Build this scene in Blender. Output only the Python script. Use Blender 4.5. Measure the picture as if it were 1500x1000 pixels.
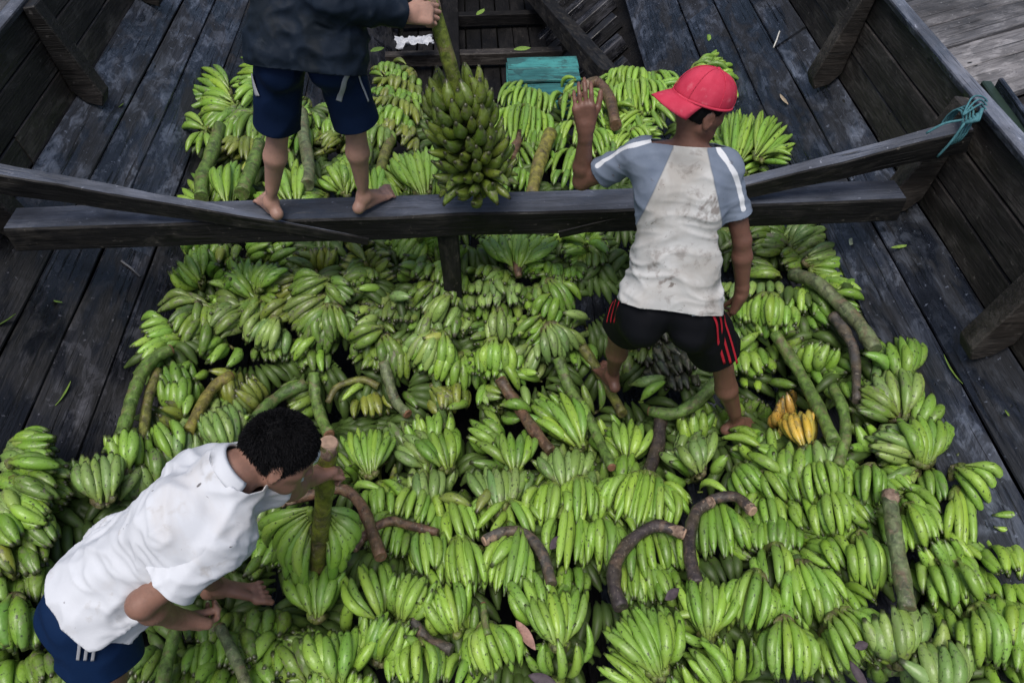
import bpy, bmesh, math, random
import numpy as np
from mathutils import Vector, Matrix, noise
random.seed(11); rng = np.random.default_rng(5)
scene = bpy.context.scene
for o in list(bpy.data.objects): bpy.data.objects.remove(o)
COL = scene.collection
# ------------------------------------------------------------------ camera
FPX = 1080.0; PITCH = math.atan(1189/FPX); YAW = math.atan(86*math.cos(PITCH)/FPX); CAMH = 2.84
cam_d = bpy.data.cameras.new("Camera"); cam_d.sensor_width = 36; cam_d.lens = 36*FPX/1500
cam_d.clip_start = .05; cam_d.clip_end = 400
cam = bpy.data.objects.new("Camera", cam_d); COL.objects.link(cam)
cam.location = (0, 0, CAMH); cam.rotation_euler = (math.pi/2-PITCH, 0, -YAW)
scene.camera = cam
# ------------------------------------------------------------------ light: overcast late afternoon
world = bpy.data.worlds.new("World"); scene.world = world; world.use_nodes = True
wn = world.node_tree; wn.nodes.clear()
sky = wn.nodes.new('ShaderNodeTexSky'); sky.sky_type = 'NISHITA'; sky.sun_disc = False
sky.sun_elevation = math.radians(70); sky.sun_rotation = math.radians(195)
sky.air_density = 1.0; sky.dust_density = 4.0; sky.ozone_density = 1.0
bg = wn.nodes.new('ShaderNodeBackground'); bg.inputs[1].default_value = .078
wo = wn.nodes.new('ShaderNodeOutputWorld')
wn.links.new(sky.outputs[0], bg.inputs[0]); wn.links.new(bg.outputs[0], wo.inputs[0])
sun_d = bpy.data.lights.new("sun", 'SUN'); sun_d.energy = 1.5; sun_d.angle = math.radians(32); sun_d.color = (1, .97, .93)
sun = bpy.data.objects.new("sun", sun_d); COL.objects.link(sun)
_el, _az = math.radians(70), math.radians(195)
_sd = Vector((math.sin(_az)*math.cos(_el), math.cos(_az)*math.cos(_el), math.sin(_el)))
sun.rotation_euler = (-_sd).to_track_quat('-Z', 'Y').to_euler()
vs = scene.view_settings; vs.view_transform = 'Standard'; vs.look = 'None'; vs.exposure = 0.70; vs.gamma = 1.0; vs.use_curve_mapping = False
scene.render.engine = 'CYCLES'; cy = scene.cycles; cy.use_denoising = True; cy.max_bounces = 5; cy.diffuse_bounces = 3; cy.glossy_bounces = 2; cy.transmission_bounces = 2; cy.caustics_reflective = False; cy.caustics_refractive = False; cy.use_adaptive_sampling = True
# ------------------------------------------------------------------ where things of the photograph stand
_cp, _sp = math.cos(PITCH), math.sin(PITCH)
FW = np.array([math.sin(YAW)*_cp, math.cos(YAW)*_cp, -_sp]); RT = np.array([math.cos(YAW), -math.sin(YAW), 0.]); DN = np.array([-math.sin(YAW)*_sp, -math.cos(YAW)*_sp, -_cp])
CAM = np.array([0., 0., CAMH])
def ray(u, v): return FW + RT*(u-750)/FPX + DN*(v-500)/FPX
def uz(u, v, z):
    r = ray(u, v); return CAM + r*((z-CAMH)/r[2])
def uy(u, v, y):
    r = ray(u, v); return CAM + r*(y/r[1])
def ud(u, v, d): return CAM + ray(u, v)*d
def V(p): return Vector((float(p[0]), float(p[1]), float(p[2])))
# ------------------------------------------------------------------ object helpers
def link(name, me, mat=None, parent=None):
    o = bpy.data.objects.new(name, me); COL.objects.link(o)
    if mat is not None and me is not None:
        for m in (mat if isinstance(mat, (list, tuple)) else [mat]): me.materials.append(m)
    if parent is not None: o.parent = parent
    return o
def tag(o, label=None, cat=None, group=None, kind=None):
    if label: o['label'] = label
    if cat: o['category'] = cat
    if group: o['group'] = group
    if kind: o['kind'] = kind
    return o
def empty(name, loc, label, cat, group=None):
    o = bpy.data.objects.new(name, None); COL.objects.link(o); o.location = loc; o.empty_display_size = .1
    return tag(o, label, cat, group)
def keep(o, parent):
    """parent without moving (the parents here are unrotated empties)"""
    o.parent = parent; o.matrix_parent_inverse = Matrix.Translation(parent.location).inverted()
    return o
def mesh(name, verts, faces, smooth=False):
    me = bpy.data.meshes.new(name); me.from_pydata([tuple(map(float, v)) for v in verts], [], [tuple(int(i) for i in f) for f in faces]); me.update()
    if smooth: me.polygons.foreach_set('use_smooth', [True]*len(me.polygons))
    return me
def np_mesh(name, V_, F_, smooth=True):
    me = bpy.data.meshes.new(name); n = len(V_); m = len(F_); k = F_.shape[1]
    me.vertices.add(n); me.vertices.foreach_set('co', np.asarray(V_, np.float32).ravel())
    me.loops.add(m*k); me.loops.foreach_set('vertex_index', np.asarray(F_, np.int32).ravel())
    me.polygons.add(m); me.polygons.foreach_set('loop_start', np.arange(0, m*k, k, dtype=np.int32)); me.polygons.foreach_set('loop_total', np.full(m, k, np.int32))
    me.update(calc_edges=True); me.validate()
    if smooth: me.polygons.foreach_set('use_smooth', np.ones(m, bool))
    return me
def frame(ax, up):
    ax = Vector(ax).normalized(); up = Vector(up); up = (up-ax*up.dot(ax))
    if up.length < 1e-5: up = ax.orthogonal()
    up.normalize(); return ax, up.cross(ax), up          # X along, Y sideways, Z up
def timber(name, p0, p1, up, w, t, mat, parent, segs=6, jit=.003, ch=.006, w1=None, taper_t=None, top=None):
    """a sawn board: local X along the grain, Y across, Z up, chamfered and a little uneven"""
    p0, p1 = V(p0), V(p1); L = (p1-p0).length; X, Y, Z = frame(p1-p0, up)
    w1 = w if w1 is None else w1; t1 = t if taper_t is None else taper_t
    vs_, fs = [], []
    for i in range(segs+1):
        s = i/segs; ww = (w+(w1-w)*s)/2; tt = (t+(t1-t)*s)/2; c = ch
        jy, jz = random.uniform(-jit, jit), random.uniform(-jit, jit)*.6; ja = random.uniform(-jit, jit)
        for (a, b) in ((-ww, -tt+c), (-ww+c, -tt), (ww-c, -tt), (ww, -tt+c), (ww, tt-c), (ww-c, tt), (-ww+c, tt), (-ww, tt-c)):
            vs_.append((s*L, a+jy+(ja if a > 0 else -ja), b+jz))
    for i in range(segs):
        for j in range(8):
            a = i*8+j; b = i*8+(j+1) % 8; fs.append((a, b, b+8, a+8))
    fs.append(tuple(range(7, -1, -1))); fs.append(tuple(segs*8+j for j in range(8)))
    me = mesh(name, vs_, fs); o = link(name, me, mat if top is None else [mat, top])
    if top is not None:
        for i in range(segs): me.polygons[i*8+5].material_index = 1      # the upper face takes the second material
    M = Matrix(((X.x, Y.x, Z.x, p0.x), (X.y, Y.y, Z.y, p0.y), (X.z, Y.z, Z.z, p0.z), (0, 0, 0, 1)))
    o.matrix_world = M
    if parent is not None: keep(o, parent)
    return o
def prism(name, poly, axis_vec, mat, parent, ch=0):
    """extrude a planar polygon (3-D points) by axis_vec"""
    n = len(poly); A = [V(p) for p in poly]; d = V(axis_vec)
    c = sum(A, Vector())/n
    vs_ = [p-c for p in A]+[p+d-c for p in A]
    fs = [tuple(range(n)), tuple(range(2*n-1, n-1, -1))]+[(i, i+n, (i+1) % n+n, (i+1) % n) for i in range(n)]
    me = mesh(name, vs_, fs); bm = bmesh.new(); bm.from_mesh(me); bmesh.ops.recalc_face_normals(bm, faces=bm.faces)
    if ch: bmesh.ops.bevel(bm, geom=bm.edges[:], offset=ch, segments=1, affect='EDGES')
    bm.to_mesh(me); bm.free()
    o = link(name, me, mat); o.location = c
    if parent is not None: keep(o, parent)
    return o
def catmull(pts, n):
    P = [np.asarray(p, float) for p in pts]; P = [2*P[0]-P[1]]+P+[2*P[-1]-P[-2]]; out = []
    for i in range(1, len(P)-2):
        for k in range(n):
            t = k/n; a, b, c, d = P[i-1], P[i], P[i+1], P[i+2]
            out.append(.5*((2*b)+(-a+c)*t+(2*a-5*b+4*c-d)*t*t+(-a+3*b-3*c+d)*t**3))
    out.append(P[-2]); return out
def tube(name, pts, radii, mat, parent, sides=9, cap=True, flat=1.0, up=(0, 0, 1)):
    pts = [V(p) for p in pts]; n = len(pts); vs_, fs = [], []; o0 = pts[0].copy(); prev = None
    for i, p in enumerate(pts):
        d = (pts[min(i+1, n-1)]-pts[max(i-1, 0)]).normalized()
        u = (prev if prev is not None else Vector(up)); u = u-d*u.dot(d)
        if u.length < 1e-4: u = d.orthogonal()
        u.normalize(); prev = u; w = d.cross(u); r = radii[i] if hasattr(radii, '__len__') else radii
        for k in range(sides):
            a = 2*math.pi*k/sides; q = p+(w*math.cos(a)+u*math.sin(a)*flat)*r-o0; vs_.append(q)
    for i in range(n-1):
        for k in range(sides):
            a = i*sides+k; b = i*sides+(k+1) % sides; fs.append((a, b, b+sides, a+sides))
    if cap: fs.append(tuple(range(sides-1, -1, -1))); fs.append(tuple((n-1)*sides+k for k in range(sides)))
    me = mesh(name, vs_, fs, True)
    if cap:
        for pl in me.polygons[-2:]: pl.use_smooth = False
    o = link(name, me, mat); o.location = o0
    if parent is not None: keep(o, parent)
    return o
# ------------------------------------------------------------------ materials
def unit(v): v = np.asarray(v, float); return v/np.linalg.norm(v)
def lerp(a, b, t): return np.asarray(a, float)*(1-t)+np.asarray(b, float)*t
class NT:
    def __init__(s, name):
        s.m = bpy.data.materials.new(name); s.m.use_nodes = True; s.t = s.m.node_tree; s.t.nodes.clear()
        s.out = s.n('ShaderNodeOutputMaterial'); s.b = s.n('ShaderNodeBsdfPrincipled'); s.l(s.b.outputs[0], s.out.inputs[0])
    def n(s, k, **kw):
        x = s.t.nodes.new(k)
        for a, b in kw.items(): setattr(x, a, b)
        return x
    def l(s, a, b): s.t.links.new(a, b)
    def val(s, sock, v):
        if hasattr(v, 'is_output') or isinstance(v, bpy.types.NodeSocket): s.l(v, sock)
        else: sock.default_value = v
    def math(s, op, a, b=0., c=0., clamp=False):
        x = s.n('ShaderNodeMath', operation=op, use_clamp=clamp); s.val(x.inputs[0], a); s.val(x.inputs[1], b); s.val(x.inputs[2], c); return x.outputs[0]
    def mix(s, f, a, b, mode='MIX'):
        x = s.n('ShaderNodeMix', data_type='RGBA', blend_type=mode); s.val(x.inputs[0], f)
        for k, q in ((6, a), (7, b)): s.val(x.inputs[k], q if isinstance(q, bpy.types.NodeSocket) else (*q, 1) if len(q) == 3 else q)
        return x.outputs[2]
    def coord(s, k='Object'): return s.n('ShaderNodeTexCoord').outputs[k]
    def map(s, v, scale=(1, 1, 1), loc=(0, 0, 0)):
        x = s.n('ShaderNodeMapping'); s.l(v, x.inputs[0]); x.inputs[3].default_value = scale
        if isinstance(loc, bpy.types.NodeSocket): s.l(loc, x.inputs[1])
        else: x.inputs[1].default_value = loc
        return x.outputs[0]
    def noise(s, v, sc=5., det=4., rough=.55, dist=0., fac=True):
        x = s.n('ShaderNodeTexNoise'); s.l(v, x.inputs['Vector']); x.inputs['Scale'].default_value = sc; x.inputs['Detail'].default_value = det
        x.inputs['Roughness'].default_value = rough; x.inputs['Distortion'].default_value = dist; return x.outputs[0 if fac else 1]
    def ramp(s, f, a, b, lo=0., hi=1.):
        x = s.n('ShaderNodeMapRange', clamp=True); s.val(x.inputs[0], f); x.inputs[1].default_value = a; x.inputs[2].default_value = b; x.inputs[3].default_value = lo; x.inputs[4].default_value = hi; return x.outputs[0]
    def seed(s, k=37.):
        i = s.n('ShaderNodeObjectInfo'); c = s.n('ShaderNodeCombineXYZ'); a = s.math('MULTIPLY', i.outputs['Random'], k)
        s.l(a, c.inputs[0]); s.l(s.math('MULTIPLY', a, 1.7), c.inputs[1]); s.l(s.math('MULTIPLY', a, .6), c.inputs[2]); s.info = i; return c.outputs[0]
    def bump(s, h, st=.3, d=.01):
        x = s.n('ShaderNodeBump'); x.inputs['Strength'].default_value = st; x.inputs['Distance'].default_value = d; s.l(h, x.inputs['Height']); s.l(x.outputs[0], s.b.inputs['Normal'])
    def set(s, **kw):
        for k, v in kw.items():
            s.val(s.b.inputs[{'col': 'Base Color', 'rough': 'Roughness', 'spec': 'Specular IOR Level', 'metal': 'Metallic', 'coat': 'Coat Weight', 'sheen': 'Sheen Weight', 'sss': 'Subsurface Weight'}[k]], v if isinstance(v, bpy.types.NodeSocket) or not hasattr(v, '__len__') else (*v, 1))
        return s.m
def wood_mat(name, dark, mid, pale, wet=.5, pale_amt=.5, spec=.5):
    """old boat timber: grain along local X, black tar and wet patches, worn pale spots, nail dots"""
    N = NT(name); c = N.coord(); sd = N.seed(); v = N.map(c, (1, 1, 1), sd)
    g = N.noise(N.map(v, (1.3, 22, 22)), 3.0, 4, .65, .4)          # grain
    big = N.noise(N.map(v, (.9, 2.2, 2.2)), 1.6, 3, .6, .3)        # large stains
    med = N.noise(N.map(v, (2.2, 6, 6)), 2.2, 4, .7, .6)
    col = N.mix(N.ramp(g, .3, .72), dark, mid)
    col = N.mix(N.math('MULTIPLY', N.ramp(med, .52, .70), pale_amt), col, pale)
    dry = N.math('MULTIPLY', N.ramp(N.noise(N.map(v, (1.0, 1.7, 1.7)), 4.2, 5, .68, .5), .565, .60), pale_amt*.55); col = N.mix(dry, col, tuple(x*.8 for x in pale))
    stain = N.ramp(big, .42, .60)
    col = N.mix(N.math('MULTIPLY', stain, .75), col, tuple(x*.35 for x in dark))
    fleck = N.ramp(N.noise(v, 34, 3, .6), .66, .72)
    col = N.mix(N.math('MULTIPLY', fleck, .5), col, tuple(min(1, x*1.5) for x in pale))
    pit = N.ramp(N.noise(N.map(v, (1, 2, 2)), 19, 3, .6), .30, .25)
    col = N.mix(N.math('MULTIPLY', pit, .8), col, (.006, .006, .007))
    vo = N.n('ShaderNodeTexVoronoi'); N.l(N.map(v, (3.1, 9, 9)), vo.inputs['Vector']); vo.inputs['Scale'].default_value = 1.; nail = N.ramp(vo.outputs['Distance'], .075, .05); col = N.mix(nail, col, (.004, .004, .004))
    crk = N.ramp(N.noise(N.map(v, (.8, 30, 30)), 2.2, 3, .5, .8), .36, .31); col = N.mix(N.math('MULTIPLY', crk, .8), col, (.004, .004, .005))
    r = N.info.outputs['Random']; col = N.mix(1.0, col, N.mix(r, (.55, .56, .60), (1.5, 1.45, 1.42)), 'MULTIPLY')
    wetm = N.ramp(N.noise(N.map(v, (1.1, 3, 3)), 1.9, 3, .65, .5), .44, .56)
    rough = N.math('SUBTRACT', .78, N.math('MULTIPLY', wetm, wet))
    N.set(col=col, rough=rough, spec=spec)
    h = N.math('ADD', N.math('MULTIPLY', g, 1.0), N.math('MULTIPLY', med, .8)); h = N.math('SUBTRACT', h, N.math('MULTIPLY', pit, .6)); h = N.math('SUBTRACT', h, N.math('MULTIPLY', crk, .8)); N.bump(h, .7, .008)
    return N.m
M_hull = wood_mat('dark hull timber', (.007, .009, .014), (.034, .041, .058), (.125, .148, .195), .62, .9)
M_hullw = wood_mat('wet black hull timber', (.005, .0055, .007), (.018, .019, .024), (.095, .10, .12), .55, .6)
M_bul = wood_mat('brown bulwark timber', (.014, .012, .011), (.052, .045, .040), (.12, .11, .10), .25, .6, .35)
M_beam = wood_mat('black beam timber', (.005, .005, .0055), (.017, .0165, .017), (.085, .078, .065), .30, .5, .25)
M_paletop = wood_mat('pale grey timber top', (.060, .070, .092), (.135, .155, .20), (.23, .25, .30), .40, .6)  # paler blue-grey for the upper faces of beam, braces and rails
M_jetty = wood_mat('grey jetty timber', (.075, .073, .075), (.20, .198, .205), (.36, .355, .36), .2, .7, .3)
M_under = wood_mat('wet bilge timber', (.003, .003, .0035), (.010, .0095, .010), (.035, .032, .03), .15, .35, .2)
def plain(name, col, rough=.6, spec=.4, var=.15, sc=20.):
    N = NT(name); v = N.map(N.coord(), (1, 1, 1), N.seed()); f = N.noise(v, sc, 5, .6)
    c = N.mix(N.ramp(f, .3, .7), tuple(x*(1-var) for x in col), tuple(min(1, x*(1+var)) for x in col)); N.set(col=c, rough=rough, spec=spec); N.bump(f, .15, .003); return N.m
# ================================================================== the boat
def wallx(s, y): return (2.05+.033*y) if s > 0 else -(2.23+.024*y)
SLOPE = math.tan(math.radians(40)); ZB = .62; ZT = 1.13
def hullp(s, y, w, lift=0.): return np.array([wallx(s, y)-s*(w+lift*-.643*-1), y, ZB-SLOPE*w+lift*.766])
boat = empty('cargo_boat', (0, 2.7, -.7), 'dark weathered wooden cargo boat loaded with green bananas', 'boat')
Y0, Y1 = .2, 10.5
seams = {1: [0, .165, .34, .53, .86, 1.15, 1.45, 1.75], -1: [0, .195, .345, .52, .72, 1.0, 1.3, 1.62]}
for s in (-1, 1):
    S = seams[s]
    for i in range(len(S)-1):
        wa, wb = S[i]+.0022, S[i+1]-.0022; wm = (wa+wb)/2; wid = (wb-wa)/math.cos(math.radians(40))
        cuts = [Y0, random.uniform(3.0, 3.6) if s < 0 else (random.uniform(3.2, 4.6) if i % 2 else random.uniform(5.2, 6.4)), Y1]
        if s > 0 and i == 0: cuts = [Y0, 4.72, Y1]
        if s > 0 and i >= 4: cuts = [Y0, 5.0]
        for a, b in zip(cuts[:-1], cuts[1:]):
            off = random.uniform(-.006, .006)
            p0 = np.array([wallx(s, a)-s*wm, a+.004, ZB-SLOPE*wm]); p1 = np.array([wallx(s, b)-s*wm, b-.004, ZB-SLOPE*wm])
            nrm = np.array([-s*math.sin(math.radians(40)), 0, math.cos(math.radians(40))])
            timber('hull_plank', p0-nrm*(.02-off), p1-nrm*(.02-off), nrm, wid, .045, M_hullw if s < 0 and (a < 3 or i > 2) else M_hull, boat, segs=8, jit=.003, ch=.007)
    # bulwark boards above the side planks
    hs = [.605, .775, .955, ZT]
    for i in range(3):
        za, zb = hs[i]+.003, hs[i+1]-.003; zm = (za+zb)/2; fl = .05*(zm-ZB)/.5
        cuts = [Y0, 4.9 if i == 1 else 3.4+i, Y1]
        for a, b in zip(cuts[:-1], cuts[1:]):
            off = random.uniform(0, .008)
            p0 = (wallx(s, a)+s*(fl+.03+off), a+.003, zm); p1 = (wallx(s, b)+s*(fl+.03+off), b-.003, zm)
            timber('bulwark_plank', p0, p1, (-s, 0, .1), zb-za, .05, M_bul, boat, segs=8, jit=.003)
    # rail on the bulwark
    timber('rail', (wallx(s, Y0)+s*.085, Y0, ZT+.012), (wallx(s, Y1)+s*.085, Y1, ZT+.012), (0, 0, 1), .085, .035, M_hull, boat, segs=14, jit=.005, top=M_paletop)
# ribs standing against the bulwark
def rib(s, y, top_in=.07, bot_in=.17, zlo=.56, th=.10, ztop=1.14, lean=0.):
    xb = wallx(s, y)
    poly = [(xb+s*.05, y, ztop), (xb+s*.05-s*top_in, y, ztop+.012), (xb-s*bot_in, y+lean, zlo+.07), (xb-s*(bot_in-.03), y+lean, zlo), (xb-s*.055, y+lean, zlo+.03), (xb+s*.0, y, .66)]
    return prism('rib', poly, (0, th, 0), M_bul, boat, .006)
for s, y in ((1, 4.02), (1, 2.80), (1, 1.86), (1, 5.35), (1, 6.7), (-1, 4.05), (-1, 2.83), (-1, 5.4), (-1, 6.8)): rib(s, y)
# the thwart beam with its two sloping braces and the post under it
BZ = .77; BY = 2.66
timber('beam', (-2.10, BY+.08, BZ-.066), (1.96, BY+.08, BZ-.066), (0, 0, 1), .165, .132, M_beam, boat, segs=12, jit=.005, ch=.009, top=M_paletop)
timber('brace', (-2.29, BY+.02, 1.10), (-.52, BY+.012, .635), (0, -.1, 1), .085, .130, M_beam, boat, segs=10, jit=.004, ch=.006, w1=.030, taper_t=.05, top=M_paletop)
timber('brace', (2.13, BY+.06, 1.06), (.36, BY+.012, .635), (0, -.1, 1), .085, .130, M_beam, boat, segs=10, jit=.004, ch=.006, w1=.030, taper_t=.05, top=M_paletop)
timber('post', (-.155, BY+.08, BZ-.135), (-.155, BY+.08, -.5), (0, 1, 0), .095, .09, M_beam, boat, segs=4, jit=.004)
# bilge: floor boards, keelson, cross timbers, prop
for k in range(9):
    x = -.66+k*.165
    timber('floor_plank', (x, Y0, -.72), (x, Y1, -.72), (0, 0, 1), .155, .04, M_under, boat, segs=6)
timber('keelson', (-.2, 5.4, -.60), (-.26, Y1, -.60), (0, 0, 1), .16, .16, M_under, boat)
for k in range(11):
    y = 5.15+k*.42
    if k % 2 == 0: timber('cross_timber', (-.85, y, -.60+.01*(k % 3)), (.85, y+.05, -.61), (0, 0, 1), .10, .12, M_bul if k == 4 else M_under, boat, segs=4)
    # frames and outer skin where the inner planks are missing on the right
    a = np.array([wallx(1, y)-.92, y, ZB-SLOPE*.92-.10]); b = np.array([wallx(1, y)-1.72, y-.25, ZB-SLOPE*1.72-.02])
    if y > 5: timber('frame', a, b, (-.64, 0, .76), .13, .12, M_hullw, boat, segs=3)
for k in range(4):
    w = .92+k*.27; n_ = np.array([-.643, 0, .766])
    p0 = np.array([wallx(1, 5)-w, 4.9, ZB-SLOPE*w])-n_*.17; p1 = np.array([wallx(1, Y1)-w, Y1, ZB-SLOPE*w])-n_*.17
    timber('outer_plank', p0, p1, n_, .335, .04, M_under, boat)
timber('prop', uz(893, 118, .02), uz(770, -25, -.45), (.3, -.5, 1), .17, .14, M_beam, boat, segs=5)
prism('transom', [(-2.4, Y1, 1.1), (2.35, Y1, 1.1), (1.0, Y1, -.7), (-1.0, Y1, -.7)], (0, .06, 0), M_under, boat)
for s in (-1, 1):   # outer skin of the hull
    poly = [(wallx(s, Y0)+s*.10, Y0, 1.10), (wallx(s, Y1)+s*.10, Y1, 1.10), (wallx(s, Y1)+s*.06, Y1, .50), (wallx(s, Y0)+s*.06, Y0, .50)]
    prism('outer_skin', poly, (s*.02, 0, 0), M_under, boat)
    poly = [(wallx(s, Y0)+s*.04, Y0, .46), (wallx(s, Y1)+s*.04, Y1, .46), (wallx(s, Y1)-s*1.6, Y1, .46-SLOPE*1.64), (wallx(s, Y0)-s*1.6, Y0, .46-SLOPE*1.64)]
    prism('outer_skin', poly, (0, 0, -.03), M_under, boat)
# ------------------------------------------------------------------ river
N = NT('river water'); w1 = N.noise(N.coord(), 2.2, 5, .6); N.set(col=(.022, .024, .02), rough=.12, spec=.5); N.bump(w1, .5, .05)
riv = link('river', mesh('river', [(-150, -150, -.95), (150, -150, -.95), (150, 150, -.95), (-150, 150, -.95)], [(0, 1, 2, 3)]), N.m); tag(riv, kind='structure')
# ------------------------------------------------------------------ jetty on the right, deck on the left
def deck(name, label, pts0, pts1, z, widths, mat, cat='jetty'):
    root = empty(name, (pts0[0], pts0[1], z), label, cat)
    return root
jet = empty('jetty', (3.2, 4.5, .8), 'grey planked jetty beside the boat at top right', 'jetty')
ja, jb = uz(1346, 58, .8), uz(1500, 14, .8); jd = (jb-ja); jd /= np.linalg.norm(jd); jn = np.array([jd[1], -jd[0], 0])
if jn[1] > 0: jn = -jn
acc = -1.7
for k, w in enumerate([.26, .30, .24, .28, .30, .26, .24, .22, .30, .10, .27, .24, .26]):
    mid = ja+jn*(acc+w/2); acc += w
    if k == 9: zz = -.05
    else: zz = random.uniform(-.012, .012)
    # start each board just outside the boat's rail
    t0 = (2.05+.033*mid[1]+.16-mid[0])/jd[0]+random.uniform(.0, .05)
    if k >= 11: t0 += .28
    p0 = mid+jd*t0+np.array([0, 0, zz]); p1 = mid+jd*(t0+3.0)+np.array([0, 0, zz])
    timber('plank', p0, p1, (0, 0, 1), w-.012, .05, M_jetty if k not in (9, 12) else M_bul, jet, segs=8, jit=.006)
for y in (3.2, 4.8, 6.4): timber('joist', (2.55, y+.3, .66), (5.3, y+.3+.8, .66), (0, 0, 1), .12, .16, M_under, jet)
ldk = empty('landing', (-3.5, 5, .8), 'grey planks showing past the left rail in the top left corner', 'landing')
for k in range(4): timber('plank', (-2.62-.33*k, 3.4, .86), (-2.72-.33*k, 8.5, .86), (0, 0, 1), .31, .05, M_jetty, ldk, segs=8, jit=.006)
nb = empty('moored_boat', (2.6, 2.6, .7), 'dark green edge of a moored boat wedged between rail and jetty', 'boat')
M_grn = plain('dark green paint', (.018, .035, .026), .5)
timber('gunwale', uz(1425, 150, .95)+np.array([.02, 0, 0]), uz(1545, 335, .95)+np.array([.02, 0, 0]), (0, 0, 1), .05, .22, M_grn, nb, segs=5)
timber('rail', uz(1440, 150, .98)+np.array([.03, 0, 0]), uz(1560, 330, .98)+np.array([.03, 0, 0]), (0, 0, 1), .022, .25, M_hull, nb, segs=5)
timber('side_plank', uz(1470, 150, .75), uz(1600, 330, .75), (0, 0, 1), .2, .04, M_bul, nb, segs=5)
# ================================================================== bananas
_ZY = [(-.5, .30), (.5, .28), (.9, .25), (1.25, .20), (1.6, .12), (1.9, .03), (2.2, .0), (2.45, .14), (2.75, .32), (3.1, .36), (3.6, .33), (4.3, .25), (5.0, .16), (6.0, .0)]
_zx = np.array([a for a, b in _ZY]); _zz = np.array([b for a, b in _ZY])
FEET = [(1.17, 1.96, .06), (1.31, 2.0, .08), (.60, 2.30, .07), (-.92, 1.21, .06)]
def ZP(x, y):
    """height of the banana heap"""
    z = float(np.interp(y, _zx, _zz)); ax = abs(x+.05); t = min(1., max(0., (ax-.75)/1.0)); t = t*t*(3-2*t)
    edge = .40 if y < 2.6 else .30
    z = z+(max(edge, z)-z)*t-.055
    for fx, fy, dp in FEET: z -= dp*math.exp(-((x-fx)**2+(y-fy)**2)/.028)
    return z
def on_pile(u, v, off=0.):
    z = .2
    for _ in range(12):
        p = uz(u, v, z); z = .5*z+.5*(ZP(p[0], p[1])+off)
    return uz(u, v, z)
def pile_n(x, y):
    e = .06; n = np.array([-(ZP(x+e, y)-ZP(x-e, y))/(2*e), -(ZP(x, y+e)-ZP(x, y-e))/(2*e), 1.]); return n/np.linalg.norm(n)
# --- banana meshes: local Z from stalk (0) to tip (1), bulging to +Y
def finger_mesh(name, prof, bulge, sides=7, ang=.0, twist=0., peak=.45):
    vs_, fs = [], []
    for i, (t, r) in enumerate(prof):
        y = bulge*(1-((t-peak)/(peak if t < peak else 1-peak))**2)*1.0 if True else 0
        y = bulge*4*t*(1-t)*(1.12-.24*t)
        for k in range(sides):
            a = 2*math.pi*k/sides+twist*t; rr = r*(1+(ang if k % 2 == 0 else -ang) if sides % 2 == 0 else 1+ang*math.cos(5*a))
            vs_.append((math.cos(a)*rr, math.sin(a)*rr*.95+y, t))
    n = len(prof)
    for i in range(n-1):
        for k in range(sides):
            a = i*sides+k; b = i*sides+(k+1) % sides; fs.append((a, b, b+sides, a+sides))
    fs.append(tuple(range(sides-1, -1, -1))); fs.append(tuple((n-1)*sides+k for k in range(sides)))
    return mesh(name, vs_, fs, True)
R0 = .1
prof_b = [(0, .30), (.07, .33), (.14, .62), (.24, .92), (.40, 1.04), (.58, 1.04), (.74, .96), (.86, .74), (.94, .42), (.965, .30), (1., .27)]
prof_p = [(0, .30), (.08, .36), (.16, .66), (.28, .98), (.42, 1.10), (.56, 1.10), (.70, 1.02), (.82, .82), (.91, .55), (.955, .38), (1., .33)]
FM = {'b': [], 'p': [], 'c': []}
for k in range(4):
    r = R0*(1+.06*(k-1.5)/1.5)
    FM['b'].append(finger_mesh('banana_b%d' % k, [(t, q*r) for t, q in prof_b], .13+.035*k, 7, .03, .2*k))
    FM['c'].append(finger_mesh('banana_c%d' % k, [(t, q*r) for t, q in prof_b], .25+.03*k, 7, .03, .2*k))
    FM['p'].append(finger_mesh('banana_p%d' % k, [(t, q*r*1.06) for t, q in prof_p],   .10+.03*k, 8, .06, .3*k))
def banana_mat():
    N = NT('green banana skin'); c = N.coord(); v = N.map(c, (1, 1, 1), N.seed(60)); inf = N.info
    base = inf.outputs['Color']; al = inf.outputs['Alpha']                  # alpha: how scuffed
    rnd = inf.outputs['Random']
    col = N.mix(1.0, base, N.mix(rnd, (.74, .80, .80), (1.26, 1.16, 1.05)), 'MULTIPLY')
    sx = N.n('ShaderNodeSeparateXYZ'); N.l(c, sx.inputs[0]); t = sx.outputs[2]
    # yellower stalk, paler worn ridges
    col = N.mix(N.math('MULTIPLY', N.ramp(t, .26, .05), .55), col, (.20, .25, .05))
    col = N.mix(N.math('MULTIPLY', N.ramp(N.noise(N.map(v, (1, 1, .25)), 9, 3, .6), .5, .75), .35), col, (.34, .44, .20))
    scuff = N.ramp(N.noise(N.map(v, (1, 1, .5)), 7.5, 4, .72, .4), .54, .64)
    scuff = N.math('MULTIPLY', scuff, N.ramp(al, .1, 1, .12, 1.0))
    col = N.mix(scuff, col, N.mix(N.noise(v, 25, 3), (.055, .050, .035), (.20, .19, .13)))
    spots = N.ramp(N.noise(N.map(v, (1, 1, .7)), 17, 3, .6), .61, .66)
    col = N.mix(N.math('MULTIPLY', spots, .85), col, (.018, .02, .012))
    tip = N.ramp(t, .93, .975); col = N.mix(N.math('MULTIPLY', tip, .85), col, (.022, .018, .012))
    rough = N.math('ADD', .34, N.math('MULTIPLY', scuff, .35))
    N.set(col=col, rough=rough, spec=.5); N.bump(N.noise(v, 14, 4), .12, .02); return N.m
M_ban = banana_mat()
for k in FM:
    for me in FM[k]: me.materials.append(M_ban)
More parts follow.
